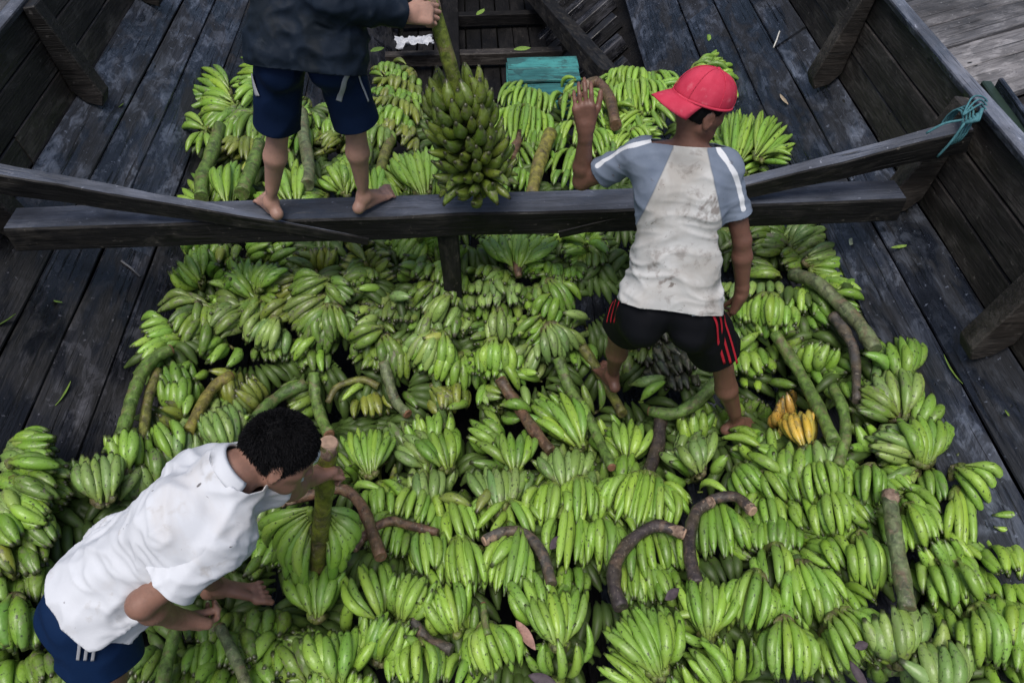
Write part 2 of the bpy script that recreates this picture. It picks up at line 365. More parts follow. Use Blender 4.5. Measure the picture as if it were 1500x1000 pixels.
def stem_mat():
    N = NT('banana stalk'); c = N.coord(); v = N.map(c, (1, 1, 1), N.seed(60)); base = N.info.outputs['Color']; al = N.info.outputs['Alpha']
    f = N.noise(v, 26, 5, .68, .6); pat = N.ramp(N.noise(v, 11, 4, .6, .4), .42, .62); base = N.mix(N.math('MULTIPLY', pat, N.ramp(al, .4, .7, .15, .75)), base, (.085, .068, .038)); col = N.mix(1.0, base, N.mix(N.ramp(f, .3, .7), (.30, .30, .30), (2.1, 1.95, 1.7)), 'MULTIPLY')
    b = N.math('MULTIPLY', N.ramp(N.noise(v, 17, 4, .7), .50, .64), al); col = N.mix(b, col, (.030, .022, .020))
    sc = N.ramp(N.noise(v, 75, 3, .7), .60, .68); col = N.mix(N.math('MULTIPLY', sc, .7), col, (.24, .21, .16)); ln = N.ramp(N.noise(N.map(v, (1, 1, 1)), 12.0, 3, .6, 1.5), .57, .64); col = N.mix(N.math('MULTIPLY', ln, .45), col, (.17, .11, .075))
    N.set(col=col, rough=.5, spec=.4); N.bump(f, .5, .012); return N.m
M_stem = stem_mat()
M_cut = plain('cut stalk pith', (.36, .24, .17), .7, .3, .3, 40)
def peel_mat():
    N = NT('peeled stalk'); v = N.coord(); f = N.noise(v, 30, 5, .7); c = N.mix(N.ramp(f, .35, .65), (.10, .06, .045), (.34, .25, .185)); N.set(col=c, rough=.7, spec=.3); N.bump(f, .6, .01); return N.m
M_peel = peel_mat()
M_cutb = plain('browned cut stalk', (.16, .085, .05), .75, .2, .4, 40)
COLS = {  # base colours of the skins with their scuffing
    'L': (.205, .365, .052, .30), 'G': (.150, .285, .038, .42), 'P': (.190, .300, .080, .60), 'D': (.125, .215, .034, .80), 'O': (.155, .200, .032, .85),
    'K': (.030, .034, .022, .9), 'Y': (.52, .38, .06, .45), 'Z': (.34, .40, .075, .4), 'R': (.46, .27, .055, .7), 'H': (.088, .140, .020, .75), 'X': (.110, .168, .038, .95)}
def place_finger(p0, p1, bdir, style, thick, parent, col, idx=None):
    p0, p1, b = V(p0), V(p1), V(bdir); ax = p1-p0; L = ax.length; z = ax/L; b = b-z*b.dot(z)
    if b.length < 1e-4: b = z.orthogonal()
    y = b.normalized(); x = y.cross(z); me = random.choice(FM[style]); o = bpy.data.objects.new('banana', me); COL.objects.link(o)
    s = thick/(2*R0); sb = max(s, L*.75) if style != 'p' else s          # bulge follows the length, girth follows thick
    k = s*(1 if style != 'p' else 1)
    M = Matrix(((x.x*k, y.x*k, z.x*L, p0.x), (x.y*k, y.y*k, z.y*L, p0.y), (x.z*k, y.z*k, z.z*L, p0.z), (0, 0, 0, 1)))
    o.parent = parent; o.matrix_parent_inverse = parent['_inv'] if False else Matrix.Identity(4)
    o.matrix_basis = M
    j = random.uniform(.88, 1.14); o.color = (col[0]*j*random.uniform(.92, 1.08), col[1]*j, col[2]*j*random.uniform(.85, 1.2), col[3]*random.uniform(.6, 1.3))
    return o
def crown(parent, pts, r, col):
    """the woody cushion the bananas of one hand grow from (its origin stays at the world origin so the bananas can hang under it)"""
    if len(pts) == 1: pts = [pts[0]+np.array([-.012, 0, 0]), pts[0]+np.array([.012, 0, 0])]
    pts = catmull(pts, 2) if len(pts) > 2 else pts; n = len(pts)
    vs_, fs = [], []; sd = 6; prev = Vector((0, 0, 1))
    for i, p in enumerate(pts):
        p = V(p); d = (V(pts[min(i+1, n-1)])-V(pts[max(i-1, 0)]))
        d = d.normalized() if d.length > 1e-6 else Vector((1, 0, 0)); u = (prev-d*prev.dot(d)); u = u.normalized() if u.length > 1e-4 else d.orthogonal().normalized(); w = d.cross(u)
        q = r*(.55 if i in (0, n-1) else 1.)
        for k in range(sd): a = 2*math.pi*k/sd; vs_.append(p+(w*math.cos(a)+u*math.sin(a))*q)
    for i in range(n-1):
        for k in range(sd): a = i*sd+k; b = i*sd+(k+1) % sd; fs.append((a, b, b+sd, a+sd))
    fs.append(tuple(range(sd-1, -1, -1))); fs.append(tuple((n-1)*sd+k for k in range(sd)))
    o = link('banana_hand', mesh('banana_hand', vs_, fs, True), M_stem); o.color = (col[0]*.55, col[1]*.5, col[2]*.6, .7)
    o.parent = parent; return o
THK = {'b': .0350, 'p': .0405, 'c': .0350}
def hand(parent, cu, cv, tu, tv, wc, wt, n, style, col, lift=0., rows=2):
    """one hand of bananas; the photograph gives where its crown and its tips lie on the heap"""
    C_ = np.array([cu, cv], float); T_ = np.array([tu, tv], float); d = T_-C_; Lp = np.linalg.norm(d); d /= Lp; pr = np.array([-d[1], d[0]])
    ro_ = math.radians(random.uniform(-14, 14)); d = np.array([d[0]*math.cos(ro_)-d[1]*math.sin(ro_), d[0]*math.sin(ro_)+d[1]*math.cos(ro_)]); pr = np.array([-d[1], d[0]]); T_ = C_+d*Lp; roll = random.uniform(-.035, .035) if n > 3 else 0.; lift += random.uniform(-.02, .02); gir = random.uniform(.92, 1.08); n = n+1 if n >= 4 else n; n = n+1 if n >= 8 else n
    up_fan = tv < cv-6                                    # tips farther off: they stand up from the crown
    zb, zt = (.015, .055) if up_fan else (.055, .015)
    sg = 1 if style != 'p' else .8
    bases = []
    todo = []
    mid = on_pile((cu+tu)/2, (cv+tv)/2, lift); nrm = pile_n(mid[0], mid[1])
    for row in range(rows if n > 2 else 1):
        m = n if row == 0 else max(2, n-2)
        for i in range(m):
            s = 0. if m == 1 else (i/(m-1)*2-1); s += random.uniform(-.5, .5)/max(m, 2)*.55
            cpx = C_+pr*s*wc/2-d*(1-s*s)*min(.30, wc/130)*Lp; tpx = T_+pr*s*wt/2-d*(abs(s)**2)*.14*Lp*(1 if wt > wc*1.2 else .3)
            tpx = tpx+d*random.uniform(-.12, .10)*Lp+pr*random.uniform(-4.5, 4.5)
            if row: tpx = tpx+d*.10*Lp*random.uniform(.2, 1.); cpx = cpx+d*.04*Lp
            dz = -row*.040+random.uniform(-.02, .02)+roll*s
            p0 = on_pile(cpx[0], cpx[1], lift+zb+dz); p1 = on_pile(tpx[0], tpx[1], lift+zt+dz+(.012 if abs(s) < .5 else 0))
            L = np.linalg.norm(p1-p0); want = random.uniform(.155, .185)
            if L < want*.93:                              # seen end on: the stalk end lies deeper in the heap
                r_ = ray(cpx[0], cpx[1]); r_ = r_/np.linalg.norm(r_); r_ = r_*.75+np.array([0, .1, -.5]); r_ /= np.linalg.norm(r_); q = p0-p1; bq = q@r_; disc = bq*bq-(L*L-want*want); p0 = p0+r_*(-bq+math.sqrt(max(disc, 0)))
            if row == 0: bases.append(p0-nrm*.012)
            side = RT*pr[0]*s+DN*pr[1]*s                  # outer bananas bow outward
            todo.append((p0, p1, nrm*1.0+side*.6+(-FW)*.25+rng.normal(size=3)*.22, THK[style]*gir*random.uniform(.9, 1.1)*(1. if n > 1 else 1.05)))
    h = crown(parent, bases, .016 if n > 1 else .008, col)
    for p0, p1, b, th in todo: place_finger(p0, p1, b, style, th, h, col)
    return bases
def stalk(parent, pts, r, col, name='stem', sides=10, cut=None, rings=True, cutmat=None):
    P_ = catmull(pts, 6); n = len(P_); rr = r if hasattr(r, '__len__') else (r, r)
    rad = [rr[0]+(rr[1]-rr[0])*i/(n-1) for i in range(n)]
    ph = random.uniform(0, 6); rad = [q*(1+.05*math.sin(i*.9+ph)+.03*math.sin(i*2.3)+(.10 if rings and i % 8 == 5 else 0)) for i, q in enumerate(rad)]
    o = tube(name, P_, rad, M_stem, None, sides); o.color = col; o.parent = parent
    for v_ in o.data.vertices:
        q_ = v_.co; k_ = noise.noise(q_*22+Vector((ph, 0, 0)))*.10+noise.noise(q_*60)*.05; i_ = v_.index//sides; v_.co = q_+(q_-(V(P_[i_])-o.location))*k_
    if cut is not None and cutmat is not M_cutb and len(P_) > 12:
        Pe = P_ if cut == 0 else P_[::-1]; re_ = rad if cut == 0 else rad[::-1]; m_ = max(3, n//6)
        pe = tube('peeled_end', Pe[:m_], [q*1.035 for q in re_[:m_-1]]+[re_[m_-1]*.9], M_peel, None, sides); pe.parent = o; pe.matrix_parent_inverse = Matrix.Translation(o.location).inverted()
        for v_ in pe.data.vertices: v_.co += Vector((noise.noise(v_.co*50), noise.noise(v_.co*50+Vector((9, 0, 0))), noise.noise(v_.co*50+Vector((0, 9, 0)))))*.006
    if cut is not None:
        P2 = P_ if cut == 0 else P_[::-1]; d = (P2[0]-P2[1]); d = d/np.linalg.norm(d); q = rad[0 if cut == 0 else -1]
        c_ = tube('cut_end', [P2[0]-d*.004, P2[0]+d*.004, P2[0]+d*.007], [q*.99, q*.93, q*.8], cutmat or M_cut, None, sides)
        c_.parent = o; c_.matrix_parent_inverse = Matrix.Translation(o.location).inverted()
    return o
def bunch(label, group=None):
    return empty('banana_bunch', (0, 0, 0), label, 'banana bunch', group)
_ALLB = []; _HANDS = []
def load(text):
    cur = None
    for ln in text.strip().splitlines():
        ln = ln.strip()
        if not ln: continue
        if ln[0] == '#':
            f = ln[1:].split('|'); cur = bunch(f[0].strip()); cc = f[1].strip(); st = f[2].strip(); ctr = []; _ALLB.append(cur); vis = len(f) > 3
            if not vis: pass
        elif ln[0] == 'S':
            f = ln[1:].split('|'); px = [tuple(map(float, q.split(','))) for q in f[0].split()]; r = [float(q) for q in f[1].split(',')]; rgb = STC[f[2].strip()[0]]; cut = None
            fl = f[2].strip()[1:]
            lf = float(f[3]) if len(f) > 3 else .05
            pts = [on_pile(u, v, lf) for u, v in px]
            if 'd' in fl: pts[-1] = pts[-1]-np.array([0, 0, .09])
            if 'D' in fl: pts[0] = pts[0]-np.array([0, 0, .09])
            dm = np.linalg.norm((pts[0]-CAM)); sc = dm/FPX*.90
            stalk(cur, pts, (r[0]*sc, r[-1]*sc), rgb, cut=0 if '0' in fl else (1 if '1' in fl else None), cutmat=M_cutb if 'b' in fl else M_cut)
        else:
            a = ln.split(); nums = [float(q) for q in a[:7]]; st_ = st; col = COLS[cc]; lift = 0.
            for q in a[7:]:
                if q in FM: st_ = q
                elif q in COLS: col = COLS[q]
                else: lift = float(q)
            hand(cur, *nums[:6], int(nums[6]), st_, col, lift); _HANDS.append((cur, nums, st_, col))
STC = {'g': (.085, .16, .036, .45), 'o': (.11, .13, .03, .6), 'k': (.035, .030, .034, .5), 'b': (.095, .055, .038, .7), 'd': (.06, .12, .03, .4), 'y': (.19, .19, .04, .6), 's': (.10, .14, .075, .5), 'v': (.055, .055, .06, .6)}
BANANAS = r'''
# plantain fan at the left edge of the heap just under the beam|G|p
290 407 272 374 16 62 7 L
295 366 290 347 25 36 4
318 405 330 394 12 24 3
335 428 301 424 14 24 2 L .03
278 432 248 433 12 22 2
# dull scuffed bunch with a withered flower tuft left of centre under the beam|D|p
325 368 318 386 18 28 3 O
348 356 343 384 6 6 1 .03
362 362 395 360 16 38 4 G
399 349 408 372 10 16 2
# wide radiating plantain fan around a dark crown left under the beam|G|p
372 418 372 382 24 95 10
360 420 330 402 14 28 4 L
385 425 405 440 12 40 4 D
# grey scuffed plantains spilling over the left edge beside the bare planks|X|p
285 445 236 458 18 36 4
290 450 285 476 34 40 4 D
345 455 308 480 26 42 5 X
322 443 302 450 10 24 3 G
# lowest green plantains on the left edge above the brown cut stalk|G|p
248 478 207 482 14 30 4 L
285 465 270 497 30 46 4 D
238 496 198 520 10 24 3 L .02
S 250,512 232,520 213,538 198,570 186,610 178,640|9,9|g0b|.06
# slender stalk with plump plantains right of the reddish cut stalk on the left edge|G|p
245 524 238 548 20 28 2
286 531 268 549 14 20 2
S 232,542 218,580 212,618 208,646|7,7|o|.03
# big plantains hanging in front of the leftmost upper rows|L|p
322 493 284 512 12 28 3
334 499 316 540 10 20 2 .04
302 470 300 500 20 30 3 D
# pale drooping plantain hand left of centre above the trench|P|p
402 473 388 512 26 64 7
375 447 346 481 24 38 4 D
420 440 385 465 16 30 4 O
398 505 396 530 30 50 4 D -.02
# olive fan with a brown flower stub under the left brace|O|p
463 388 465 364 20 62 6
455 390 421 382 14 30 3 X
440 400 445 413 20 30 3 G
# full circle of small plantains around a dark hairy crown under the beam|O|p
533 388 500 385 14 38 4
538 384 545 366 22 54 4
545 388 581 391 14 34 3
538 396 545 412 24 50 4 D
# loose single bright plantain lying below the circular crown|L|p
557 418 524 420 4 4 1 .06
# loose plump plantain beside the dark stubby rows|G|p
485 408 513 410 4 4 1 .05
# loose pale plantain right of the dark stubby rows|P|p
575 428 606 432 4 4 1 .05
# long heavy scuffed bunch hanging left of centre below the olive fan|D|p
475 412 426 431 16 38 5
480 415 511 441 16 42 5
484 420 483 452 8 8 1 P .04
470 440 421 470 20 46 6 X
478 455 438 492 20 42 5 D
485 460 490 504 40 62 6
505 452 521 471 14 26 3 P
462 495 433 536 12 26 3 G
456 510 458 547 20 34 3
470 505 482 540 6 6 1 G .05
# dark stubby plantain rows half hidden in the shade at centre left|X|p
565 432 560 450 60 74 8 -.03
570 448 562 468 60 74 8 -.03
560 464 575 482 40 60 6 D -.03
548 460 526 478 12 26 3 P
# spidery drooping plantains right of the dark stubby rows|D|p
555 483 516 506 14 32 4
560 490 573 522 20 44 4
545 512 536 541 24 42 4
620 475 592 488 8 16 2 G
# grassy green fan with thin black stalks left of the post|L|p
608 352 569 356 12 34 5
618 350 652 344 14 42 5 G
605 395 586 384 12 24 3 D
650 385 636 393 4 6 1 L .04
655 372 668 352 14 30 4 G
# tight upright plantain bunch left of the post foot|D|p
655 395 650 420 48 72 6
655 415 650 445 50 74 6
655 443 646 478 50 72 6 P
660 468 664 496 44 62 5
# loose yellowish plantain lying across the big pale hand|Z|p
658 485 622 488 4 4 1 .07
# big pale drooping plantain hand above the trench at centre|P|p
630 493 601 531 26 62 7
645 495 646 541 26 62 5 G
655 520 650 558 34 64 5 L
668 518 691 531 10 18 2 G
S 638,548 645,590 652,632|8,8|d|.0
# large bright fan with a brown crown right of the post|L|p
757 386 762 345 22 112 12 .02
760 384 775 358 20 70 7 -.03
S 757,380 759,398 760,406|8,5|b|.05
# bright plantain fan left of the man in the red cap|L|p
858 362 826 362 14 50 6
865 355 882 344 14 52 5 G
864 366 870 392 14 34 4 D
# stubby bunch with fingertips facing out right below the post|P|p
722 395 720 412 44 62 6 D
725 410 722 432 50 70 6
728 424 728 450 50 72 6
725 445 722 470 50 72 6 D
730 462 732 498 40 62 5 P
# stubby green bunch with fingertips facing out below the bright fan|D|p
810 390 805 405 60 82 7 G
810 404 815 425 60 82 7
800 424 795 445 50 72 6 D
815 440 806 476 44 70 6 G
862 458 824 468 4 4 1 P .06
# drooping plantain hand at the head of the long green stalk|G|p
805 480 776 500 12 34 4
808 483 816 526 30 72 6 P
715 480 690 502 12 24 3 D
862 470 838 495 8 16 2 X
850 505 868 535 10 28 3 G
S 818,524 835,570 862,612 878,645 896,684|10,7|g1b|.10
# neat comb of slim bright bananas at centre above the trench|L|p
730 507 727 546 58 76 8 .03
728 530 725 556 48 64 6 G
# loose plantains scattered in the trench at centre|G|p
712 557 696 590 4 4 1 L .03
683 585 655 602 4 4 1
716 562 731 590 8 16 2 P
# fat plantain lying crosswise right of the slim comb|L|p
760 540 789 538 4 4 1 .05
790 552 752 558 6 6 1 G
# single pale plantain lying beside the brown mottled stalk|P|p
765 562 770 598 4 4 1 .03
# broken olive plantains around a withered crown in the trench|O|p
665 560 655 601 20 40 4 -.02
735 594 775 606 10 24 3 G
705 575 735 590 14 30 3 D -.02
S 733,556 755,590 778,624 808,662|10,9|b0b|.06
# curled single banana arching over the trench left of centre|L|c
530 560 504 590 4 4 1 .05
# olive bunch sunk in the trench behind the stooping man's head|O|p
540 575 545 611 26 52 4 -.04
590 572 608 598 4 4 1 D
490 552 477 563 4 6 1 G
455 580 426 606 16 34 5 D
S 460,546 462,580 470,610 482,636|9,9|g1b|.06
S 562,530 570,560 580,588 597,606|9,8|s1b|.05
S 555,566 530,556 495,566 480,590|6,5|o|.03
# thick dark green stalk with small plantains behind the stooping man's head|G|p
375 590 352 563 14 40 4 O
330 565 320 591 8 16 2
340 556 300 552 8 10 2 O
S 448,562 412,578 382,604 362,634|10,9|d|.06
# yellow topped stalk with a pale fan at its foot left of the dark head|P|p
335 648 320 596 28 62 7 .03
352 648 382 606 10 22 2 L .05
338 625 346 668 12 22 3 P
S 338,550 312,568 292,600 276,632|9,8|y0b|.06
# upright plantain hand between two stalks on the left slope|G|p
260 598 255 552 22 54 5
270 577 268 614 4 4 1 L .05
260 610 228 601 12 26 3 O
258 672 233 611 12 30 3 L
270 672 275 630 24 52 5 P
# plump plantains standing at the foot of the left stalks|L|p
186 679 183 630 24 64 5 .04
172 660 152 648 8 16 2 G
# bluish green upright plantain cluster behind the stooping man's back|P|p
150 722 145 666 36 76 7 .03
225 702 222 656 30 54 5 D
190 712 190 678 24 44 4 P -.02
# wide pale fan right of the held stalk's cut top|L|b
541 686 533 632 22 76 8 .03
560 700 576 676 8 16 2 O
515 700 505 685 10 20 3 G
# pair of overlapping plantain fans at centre below the trench|G|p
655 679 650 630 22 62 6 .03
625 679 591 641 14 42 4 P
630 646 620 606 26 62 6 L
# plantain fan with scuffed black tips below the brown mottled stalk|G|p
755 683 760 636 20 62 5 .03
740 679 701 641 12 42 3 D
730 650 696 616 14 44 4 G
# pale bluish plantain row behind the dark curved stalks|P|p
625 732 620 686 40 78 6
600 725 585 700 14 30 3 D
# pale dusty plantain row with a tiny green flower at centre|P|p
735 737 735 686 40 92 8
705 735 690 705 14 30 3 D
765 730 775 700 14 30 3 G
# bright plantain fan left of the long green stalk|L|p
845 647 808 585 20 76 7 .03
820 620 790 580 20 44 4 G -.02
# pale plantain fan below the bright one at the stalk's foot|P|p
830 707 822 656 28 78 6 .02
800 700 785 672 14 30 3 G
# upright plantains between the long stalk and the red capped man's foot|L|p
903 646 893 602 8 18 2 .04
875 600 860 546 8 18 2 D
885 655 880 625 10 18 2 G
S 852,506 874,540 892,570 912,606|9,8|o|.03
# plump plantains in the hollow left of the black stalk|L|p
922 668 930 618 18 58 4 .03
915 716 915 666 18 44 4 G
885 705 888 675 14 30 3 D
S 968,612 962,655 946,702|11,10|k|.03
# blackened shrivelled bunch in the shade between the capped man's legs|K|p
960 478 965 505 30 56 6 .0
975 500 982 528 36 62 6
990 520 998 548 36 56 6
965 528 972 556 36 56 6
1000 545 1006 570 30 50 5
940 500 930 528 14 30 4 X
# pale split plantains at the brown end of the bright green stalk|P|p
940 586 976 562 6 8 1 L .06
926 563 976 559 6 6 1 P .05
S 952,602 985,606 1016,592 1050,560|9,11|g0b|.07
# round plantain fan with speckled skins below the bright green stalk|P|p
1022 686 1012 642 22 78 7 .03
1024 641 1022 602 14 46 4 L
1010 692 980 672 12 26 3 G
# plantain hand trodden on by the capped man's right foot|G|p
1115 660 1058 652 12 28 3
1115 655 1088 640 12 24 3 L
1135 671 1122 628 10 26 3 L
1085 605 1075 590 12 30 3 D -.02
1100 600 1110 585 12 30 3 D -.02
# long light plantains lying below the trodden hand|L|p
1146 692 1086 672 12 28 3 .03
1152 700 1128 668 10 20 2
1050 690 1062 665 6 8 1
# upright green plantains under the yellow bananas|G|p
1165 706 1165 650 28 62 5 .02
1205 692 1200 646 26 52 5 P
# ripe orange stubby bananas by the capped man's right foot|R|b
1165 606 1148 580 14 36 5 .03
# ripe yellow hand of bananas right of the capped man's foot|Y|b
1180 647 1177 604 26 50 7 .05
# small upright plantains by the capped man's right knee|L|p
1095 515 1092 548 20 42 4
1118 505 1118 535 16 32 3 G
1105 545 1103 573 10 18 2
1115 530 1123 551 12 28 3 G
1130 555 1166 568 4 4 1 D .02
# chunky plantain fan beside the long diagonal stalk on the right|L|p
1200 536 1205 500 14 44 4 .03
1200 536 1212 568 14 40 3 G
1175 500 1165 525 12 26 3 D
1235 525 1246 546 12 24 3 D
S 1135,488 1165,535 1195,590 1222,648|9,9|g|.08
# grey green heap of plantains under the beam right of the man's arm|D|p
1130 346 1100 361 20 42 5
1125 380 1098 386 14 32 4 X
1140 400 1095 396 12 26 4
1105 340 1085 352 20 40 4 X
# pale scuffed plantain hand at the right edge under the beam|P|p
1165 361 1211 346 18 42 5
1170 376 1146 386 10 26 4 D
1175 372 1185 392 8 18 2 G
# long bunch with fingertips fanned toward the right hull planks|G|p
1185 381 1240 378 14 32 4 P
1195 395 1251 408 14 32 4
1210 412 1259 426 14 32 4 L
1225 430 1266 451 14 32 4
S 1162,402 1195,413 1226,441 1258,474 1282,512|10,10|s0b|.10
# neat comb of pale plantains by the capped man's right hand|L|p
1125 441 1120 480 66 82 8 .03
1122 462 1120 494 54 70 6 G
1115 418 1118 436 44 60 4 P
# pointed green plantains under the thick grey green stalk|L|p
1185 422 1187 460 22 52 5
1200 455 1208 480 16 34 4 G
1150 495 1168 480 14 34 4 D
S 1220,462 1240,490 1252,520 1255,588|9,6|v|.06
# tall scuffed plantain bunch against the right hull planks|G|p
1320 548 1315 497 26 78 7 .02
1303 545 1265 522 4 4 1 L .05
1318 601 1300 545 28 82 7 P .02
1310 606 1263 571 14 42 5 D
1345 623 1356 573 22 62 5 G .02
1355 666 1340 612 32 92 7 G .04
1340 666 1276 645 14 42 5 P
1366 666 1401 640 10 36 3 L
# small plantains beside the bowed green stalk on the right|L|p
1265 661 1255 620 14 30 3
1240 560 1250 585 14 28 3 G
1262 672 1240 660 8 20 2
S 1220,566 1235,600 1238,640 1228,684|8,8|g|.06
# dull blue grey plantain hand by the stooping man's collar|P|p
385 726 385 772 34 52 5 D
415 726 412 756 12 26 2 G
# thick wet plantains under the stooping man's chest|G|p
385 765 352 786 18 40 4
390 790 376 826 26 50 4 L
370 815 350 841 14 30 3 D
405 800 395 832 14 30 3 G
# fat banana bunch hanging over the stooping man's fingers at bottom left|G|p
450 992 415 940 18 62 5 D
375 905 370 935 40 60 5 D
388 935 372 975 20 46 4
410 955 405 992 20 40 4
335 905 325 930 14 30 3 D
300 915 300 945 20 40 4 D
# shaded green stalk with plantains below the stooping man's near hand|G|p
300 945 292 990 26 54 5
270 985 262 1015 24 44 4 D
225 960 214 1005 20 40 4 D
S 262,908 248,955 236,1008|9,9|g|.07
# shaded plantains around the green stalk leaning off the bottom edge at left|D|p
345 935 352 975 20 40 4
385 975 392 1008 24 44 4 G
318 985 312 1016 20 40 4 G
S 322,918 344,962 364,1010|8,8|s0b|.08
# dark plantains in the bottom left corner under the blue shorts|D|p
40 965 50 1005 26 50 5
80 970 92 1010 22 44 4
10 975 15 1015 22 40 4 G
# pale arched banana lying over the brown crossing stalks|L|c
520 716 558 713 4 4 1 .04
550 720 550 758 30 42 4 b
# bright banana combs behind the crossing brown stalks|L|b
612 724 600 764 44 62 5 .02
640 735 640 768 40 62 4
670 740 680 796 30 52 4
S 412,735 450,726 500,716 528,738 545,778 558,816|8,9|b0|.12
# dull plantain lying over the row behind the brown stalks|O|p
642 728 684 748 4 4 1 .05
# dull plantain leaning on the bright combs at centre|O|p
720 722 692 748 4 4 1 .05
# bananas tucked under the pale cut crossing stalk|G|b
575 770 572 814 36 56 5
545 765 540 800 20 36 4 D
S 518,802 545,776 572,763 602,770 642,780|8,7|b0|.09
# long banana comb below the crossing brown stalks|L|b
620 782 612 842 20 32 4 .03
625 832 650 866 4 4 1
650 780 640 840 4 6 1 .03
# slanting bananas in one comb left of the pink cut stalk|L|b
675 800 692 862 34 62 7 .02
# pale yellowish bananas spread around the pink cut stalk|L|b
735 738 706 782 14 42 3 .03
750 738 781 778 18 52 4
752 792 716 831 4 4 1 p .08
755 795 745 872 40 72 6 .02
S 710,792 742,778 774,785 796,815 808,856|9,9|v0|.09
# big curved bananas in a double fan left of bottom centre|L|b
556 902 530 828 16 62 4 .04 c
590 900 600 840 24 64 6 .03
556 956 566 900 26 82 7 .03
505 922 510 870 4 4 1 p
# broad yellowish plantain fan at bottom left|L|p
495 986 490 925 36 112 8 .04
500 1026 500 982 44 104 7
455 960 425 930 12 30 3 D
# stubby green banana sticking up above the bottom comb|L|p
615 956 595 930 6 8 1 .04
# comb of curved bananas on the bottom edge left of centre|L|b
612 950 610 1006 36 76 6 c .03
# banana fan above the green flower stump|L|b
665 917 650 856 22 82 7 .03
655 922 624 890 8 16 2
S 604,908 626,936 662,952|9,9|v|.02
# curved banana comb under the black tipped flower stump at bottom centre|L|b
715 926 720 988 34 86 7 c .03
685 965 662 1012 16 32 3
S 715,930 710,905 708,885|6,5|g1b|.10
# thick pale banana hand right of the pink cut stalk|L|b
790 907 775 840 16 62 4 .05
782 916 747 886 6 10 1 c
800 972 775 946 8 16 2 G
# large bright banana fan at bottom centre|L|b
820 936 825 864 26 92 7 .06
820 986 815 936 20 52 3 .02
838 968 868 902 10 20 2 c .04
835 838 825 871 30 50 4 G
# big slanting hand of long bananas right of bottom centre|L|b
960 976 905 900 24 86 8 .05
970 971 955 895 18 52 5 .05
950 1004 890 946 18 62 4
# wide banana fan with a low curved pair right of bottom centre|L|b
1037 923 1030 850 24 86 7 .05
1030 926 978 896 8 20 2 c .03
1005 896 990 842 8 18 2
# bananas sloping off the bottom edge under the wide fan|L|b
1060 1003 1020 945 22 72 5 .03
1085 992 1068 930 12 42 3 .03
1012 1014 1000 975 14 36 3
# banana hand seen inside the left arched stalk|G|b
955 790 970 842 52 92 8
930 826 925 876 22 42 4 L
960 840 965 882 24 52 5
950 830 955 880 30 60 5 G -.02
S 1002,782 962,770 926,790 902,824 900,860 910,890|9,11|k0|.12
# neat twin combs under the middle of the heap left of the arched stalks|L|b
805 718 795 772 30 52 4 .02 c
850 712 856 766 36 62 6 .02 c
# long straight bananas below the neat twin combs|L|b
835 755 838 836 34 56 4 .02
880 772 880 832 30 52 5 c
# broad drooping banana hand above the left arched stalk|L|b
945 708 935 770 66 112 9 .02 c
966 715 997 762 18 42 4
995 790 996 842 18 32 3
# banana combs right of the dark upright stalk bend|G|b
1050 750 1060 816 36 76 6
1085 760 1101 802 20 42 4
S 1042,734 1020,750 1010,788 1013,828 1022,856|9,10|k0|.11
# small combs under the pale cut dark stalk end|G|b
1085 688 1110 731 24 56 5
1125 692 1146 736 20 46 5
1030 712 1067 717 4 4 1 c .03 L
S 1040,732 1076,727 1102,748|8,9|k1|.10
# double row of bananas right of the dark stalk's pale cut|G|b
1130 735 1142 775 46 76 6 L
1140 765 1148 808 46 70 6
# long arched comb of bananas right of centre|L|b
1200 687 1200 734 66 92 8 c .02
# slanting combs below the long arched comb|L|b
1182 730 1186 778 18 32 3
1220 732 1229 787 36 62 6 c
1240 732 1263 777 20 46 5 G
# upright bananas in a small comb right of centre|L|b
1135 808 1138 857 36 56 4 .02
S 1165,815 1180,845 1185,870|8,8|d|.03
# slanting hands left of the tall green stalk|G|b
1190 803 1216 830 24 52 5 L
1220 790 1246 832 20 52 4
1262 792 1291 868 22 44 5 L c
1285 755 1292 800 12 20 2
# wide slanting hand below the small upright comb|L|b
1175 840 1196 902 50 102 8 .03
1190 865 1215 915 50 80 6 G
# tight bunch of bananas at lower right of centre|L|b
1105 852 1105 922 34 62 6 .03 c
1135 870 1149 920 16 32 3
1168 888 1179 936 14 26 2
# slim banana comb on the bottom edge right of centre|L|b
1150 920 1158 998 30 72 6 .04 c
1200 940 1214 992 12 30 3 G
# broad banana comb with a dry brown scrap on the bottom edge|L|b
1235 912 1256 978 62 102 7 .04 c
1235 865 1259 907 24 46 4 G
# fan of dusty plantains at the foot of the tall green stalk|P|p
1318 959 1315 890 26 84 7 .05
1345 959 1366 895 12 34 2 .05
1310 975 1285 965 12 30 3 D
S 1303,722 1308,770 1318,830 1330,892|11,11|s0|.14
# fat plantains with grey scuffs on the bottom edge at right|P|p
1382 1008 1386 940 34 82 6 .05
1368 1004 1326 952 6 8 1 .06
# banana combs filling the lower right corner|L|b
1395 890 1406 942 18 36 3
1440 905 1461 972 44 92 8 .03 c
1480 975 1486 1014 16 40 3
# round clump of short bananas right of the tall green stalk|L|b
1382 831 1370 790 16 52 5 .04
1395 785 1436 816 14 42 3 c
1400 797 1441 837 14 36 4
1365 832 1370 872 16 32 3 c
# long sagging banana rows at the right edge|L|b
1385 832 1401 887 34 62 5 .03
1415 825 1451 872 28 52 4
1450 835 1481 872 22 42 4
1395 862 1421 904 50 82 6 G
# fan of slanting bananas right beside the tall stalk's upper end|L|b
1340 748 1351 802 34 72 6 .02
1340 722 1371 757 24 52 5
# banana combs around the top of the tall green stalk|G|b
1300 686 1331 717 18 42 4 L
1275 692 1272 740 36 56 5 c
1370 690 1386 732 20 42 4
# large overhanging banana hand against the right planks|L|b
